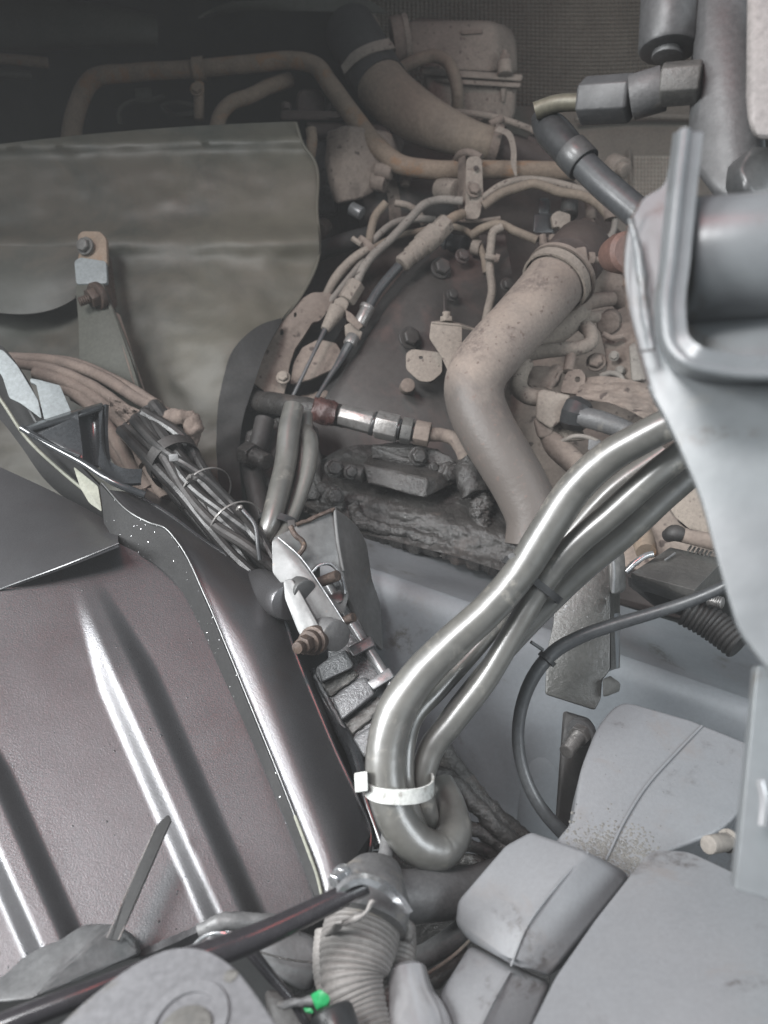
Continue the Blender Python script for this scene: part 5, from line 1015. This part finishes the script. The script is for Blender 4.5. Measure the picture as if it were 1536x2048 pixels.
part(t, 'dome', lathe(q0, q1, [(0, .010), (.0006, .0125), (.003, .0145), (.012, .0152), (.02, .017), (.027, .0205), (.036, .023), (.05, .024), (.07, .024)], 40), SILVER)
t = thing('cream_wire', 'thin cream wire curving behind the conduits', 'wire', (860, 1940, .58))
part(t, 'wire', tube([(790, 1966, .57), (830, 1960, .57), (870, 1938, .575), (920, 1900, .58), (950, 1870, .59)], 7, 6, 10), DUSTL)
part(t, 'sleeve', tube([(800, 1930, .59), (850, 1912, .595), (900, 1880, .6), (950, 1840, .61)], 46, 6, 20), CHAR)
part(t, 'cord', rough_up(tube([(800, 1985, .585), (850, 1975, .585), (900, 1940, .59), (940, 1910, .6)], 30, 10, 16), .002, 160), GRIME, 70)
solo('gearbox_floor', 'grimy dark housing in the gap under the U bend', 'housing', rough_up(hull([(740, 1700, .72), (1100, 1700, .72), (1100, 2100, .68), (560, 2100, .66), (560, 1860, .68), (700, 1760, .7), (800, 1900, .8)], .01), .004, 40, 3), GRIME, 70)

# ================================================================== right foreground
t = thing('cab_mount_bracket', 'big out-of-focus pale grey bracket along the right edge', 'bracket', (1450, 1300, .34))
bp = plane((1250, 520, .40), (1536, 500, .375), (1450, 1200, .345))
part(t, 'plate', plate([(1350, 262, 4), (1330, 372, 20), (1282, 396, 30), (1256, 450, 30), (1246, 520, 30), (1254, 610, 30), (1276, 700, 20), (1296, 770, 20), (1346, 862, 40), (1402, 990, 40), (1442, 1140, 30), (1478, 1262, 30), (1546, 1350), (1760, 1420), (1760, 410), (1360, 410, 4), (1378, 262, 4)], bp, .012, .004, seg=4), GREYN)
A = [(1366, 262, .385), (1352, 380, .38), (1338, 520, .375), (1328, 630, .368), (1340, 694, .365), (1376, 732, .36), (1440, 748, .358), (1640, 752, .35)]
part(t, 'raised_rim', loft([(x - 20, y + (4 if i < 5 else 16), d + .01) for i, (x, y, d) in enumerate(A)], [(x + 8, y - (0 if i < 5 else 8), d - .035) for i, (x, y, d) in enumerate(A)], 8, 50, thick=.007), GREYN, 60)
part(t, 'rim_edge', tube([(x + 4, y - (0 if i < 5 else 4), d - .035) for i, (x, y, d) in enumerate(A)], 24, 8, 16), GREYN)
part(t, 'pivot_tube', cyl((1368, 522, .376), (1780, 500, .356), 240, .12, 48), GREYN)
part(t, 'weld_bead', rough_up(tube([(1262, 440, .388, 14), (1280, 520, .385, 18), (1290, 620, .38, 18), (1304, 700, .372, 14)], 16, 10, 14), .001, 120), GREYN)
part(t, 'scribe_notch', tube([(1276, 702, .372), (1312, 700, .37)], 5, 2, 8), CHAR)
part(t, 'rusty_edge', tube([(1284, 398, .396), (1258, 450, .394), (1248, 520, .392), (1256, 610, .388), (1278, 700, .38), (1298, 770, .374)], 4, 8, 8), RUST)
t = thing('edge_bar', 'vertical pale bar cut by the right edge near the bottom', 'bar', (1500, 1780, .36))
part(t, 'bar', plate([(1514, 1330), (1700, 1360), (1700, 1860), (1536, 1800), (1470, 1780), (1492, 1560), (1504, 1440)], plane((1514, 1330, .385), (1700, 1360, .375), (1480, 1780, .365)), .012, .003, seg=4), GREYN)
part(t, 'edge_weld', tube([(1520, 1560, .362), (1528, 1600, .361), (1524, 1650, .36)], 16, 5, 12), SILVER)
solo('orange_plug', 'reddish brown plug beside the left ear of the grey bracket', 'plug', lathe(P(1222, 512, .9), P(1268, 500, .86), [(0, .012), (.002, .018), (.018, .022), (.03, .022), (.034, .018)], 24), COPPER)
t = thing('cab_tilt_fitting', 'blurred dark hydraulic fitting with beige nut at upper right', 'fitting', (1280, 200, .6))
part(t, 'hex_body', hexn((1164, 202, .62), (1266, 196, .6), 90, .25), DARKG)
part(t, 'ring', cyl((1262, 196, .6), (1328, 176, .59), 84, .1), CHAR)
part(t, 'nut', hexn((1322, 170, .585), (1402, 164, .575), 84, .2), GRIMEP)
part(t, 'brass_pipe', tube([(1070, 222, .64), (1110, 208, .635), (1170, 204, .625)], 34, 5, 18), M('dull_brass', (.13, .122, .09), (.1, .094, .07), 20, .5, .1, metal=.3, bump=.1))
t = thing('cab_tilt_hose', 'blurred black hose with banjo end crossing to the grey bracket', 'hose', (1270, 420, .6))
part(t, 'banjo', tube([(1080, 236, .66, 40), (1100, 258, .65, 66), (1124, 284, .64, 68), (1150, 316, .63, 62)], 62, 8, 24), BLACK)
part(t, 'collar', cyl((1140, 300, .63), (1168, 330, .625), 72, .1), HOSE2)
part(t, 'hose', tube([(1150, 312, .63, 56), (1200, 362, .615, 58), (1260, 414, .6, 60), (1340, 480, .58, 60)], 58, 8, 24), CABLE)
t = thing('tilt_cylinder', 'dark blurred cylinder and block at the top right corner', 'cylinder', (1440, 300, .6))
part(t, 'cylinder', cyl((1344, -60, .6), (1336, 104, .6), 116, .15, 32), DARKG)
part(t, 'cap_ring', cyl((1336, 96, .6), (1334, 116, .6), 60, .2), CHAR)
part(t, 'block', hull([(1396, -60, .58), (1500, -60, .57), (1496, 262, .56), (1530, 380, .55), (1440, 420, .56), (1372, 330, .58), (1394, 270, .58), (1400, -60, .68), (1540, 380, .66)], .008, 3), DARKG)
part(t, 'knob', rough_up(cyl((1536, 350, .54), (1500, 380, .56), 120, .3), .003, 60), HOSE2, 60)
solo('light_wall_block', 'pale beige blurred block cut by the top right corner', 'block', hull([(1494, -40, .5), (1620, -40, .5), (1620, 286, .48), (1490, 276, .49), (1500, -40, .56), (1620, 286, .56)], .006, 3), M('pale_beige_paint', (.24, .225, .215), (.2, .187, .18), 8, .6, .1, bump=.1))
solo('plug_bolt', 'beige round bolt head right of the blurred black hose', 'bolt', join(cyl((1224, 330, 1.3), (1244, 340, 1.28), 46), cyl((1240, 336, 1.28), (1252, 342, 1.27), 28)), DUSTL)

# ================================================================== added thin volume, stands in for the milky lens veil
HAZE = bpy.data.materials.new('lens_veil'); HAZE.use_nodes = True; HN = HAZE.node_tree; HN.nodes.clear()
ho = HN.nodes.new('ShaderNodeOutputMaterial'); hv = HN.nodes.new('ShaderNodeVolumePrincipled')
hv.inputs['Color'].default_value = (.88, .9, .9, 1); hv.inputs['Density'].default_value = .027; hv.inputs['Anisotropy'].default_value = .0
HN.links.new(hv.outputs[0], ho.inputs['Volume'])
hm = hull([Vector((x, y, zc)) for x in (-6.5, 6.5) for y in (-6.5, 6.5) for zc in (-1.0, 3.6)], 0, 1, True)
hz = mesh_obj('added_haze', hm, HAZE, Vector()); hz['kind'] = 'stuff'
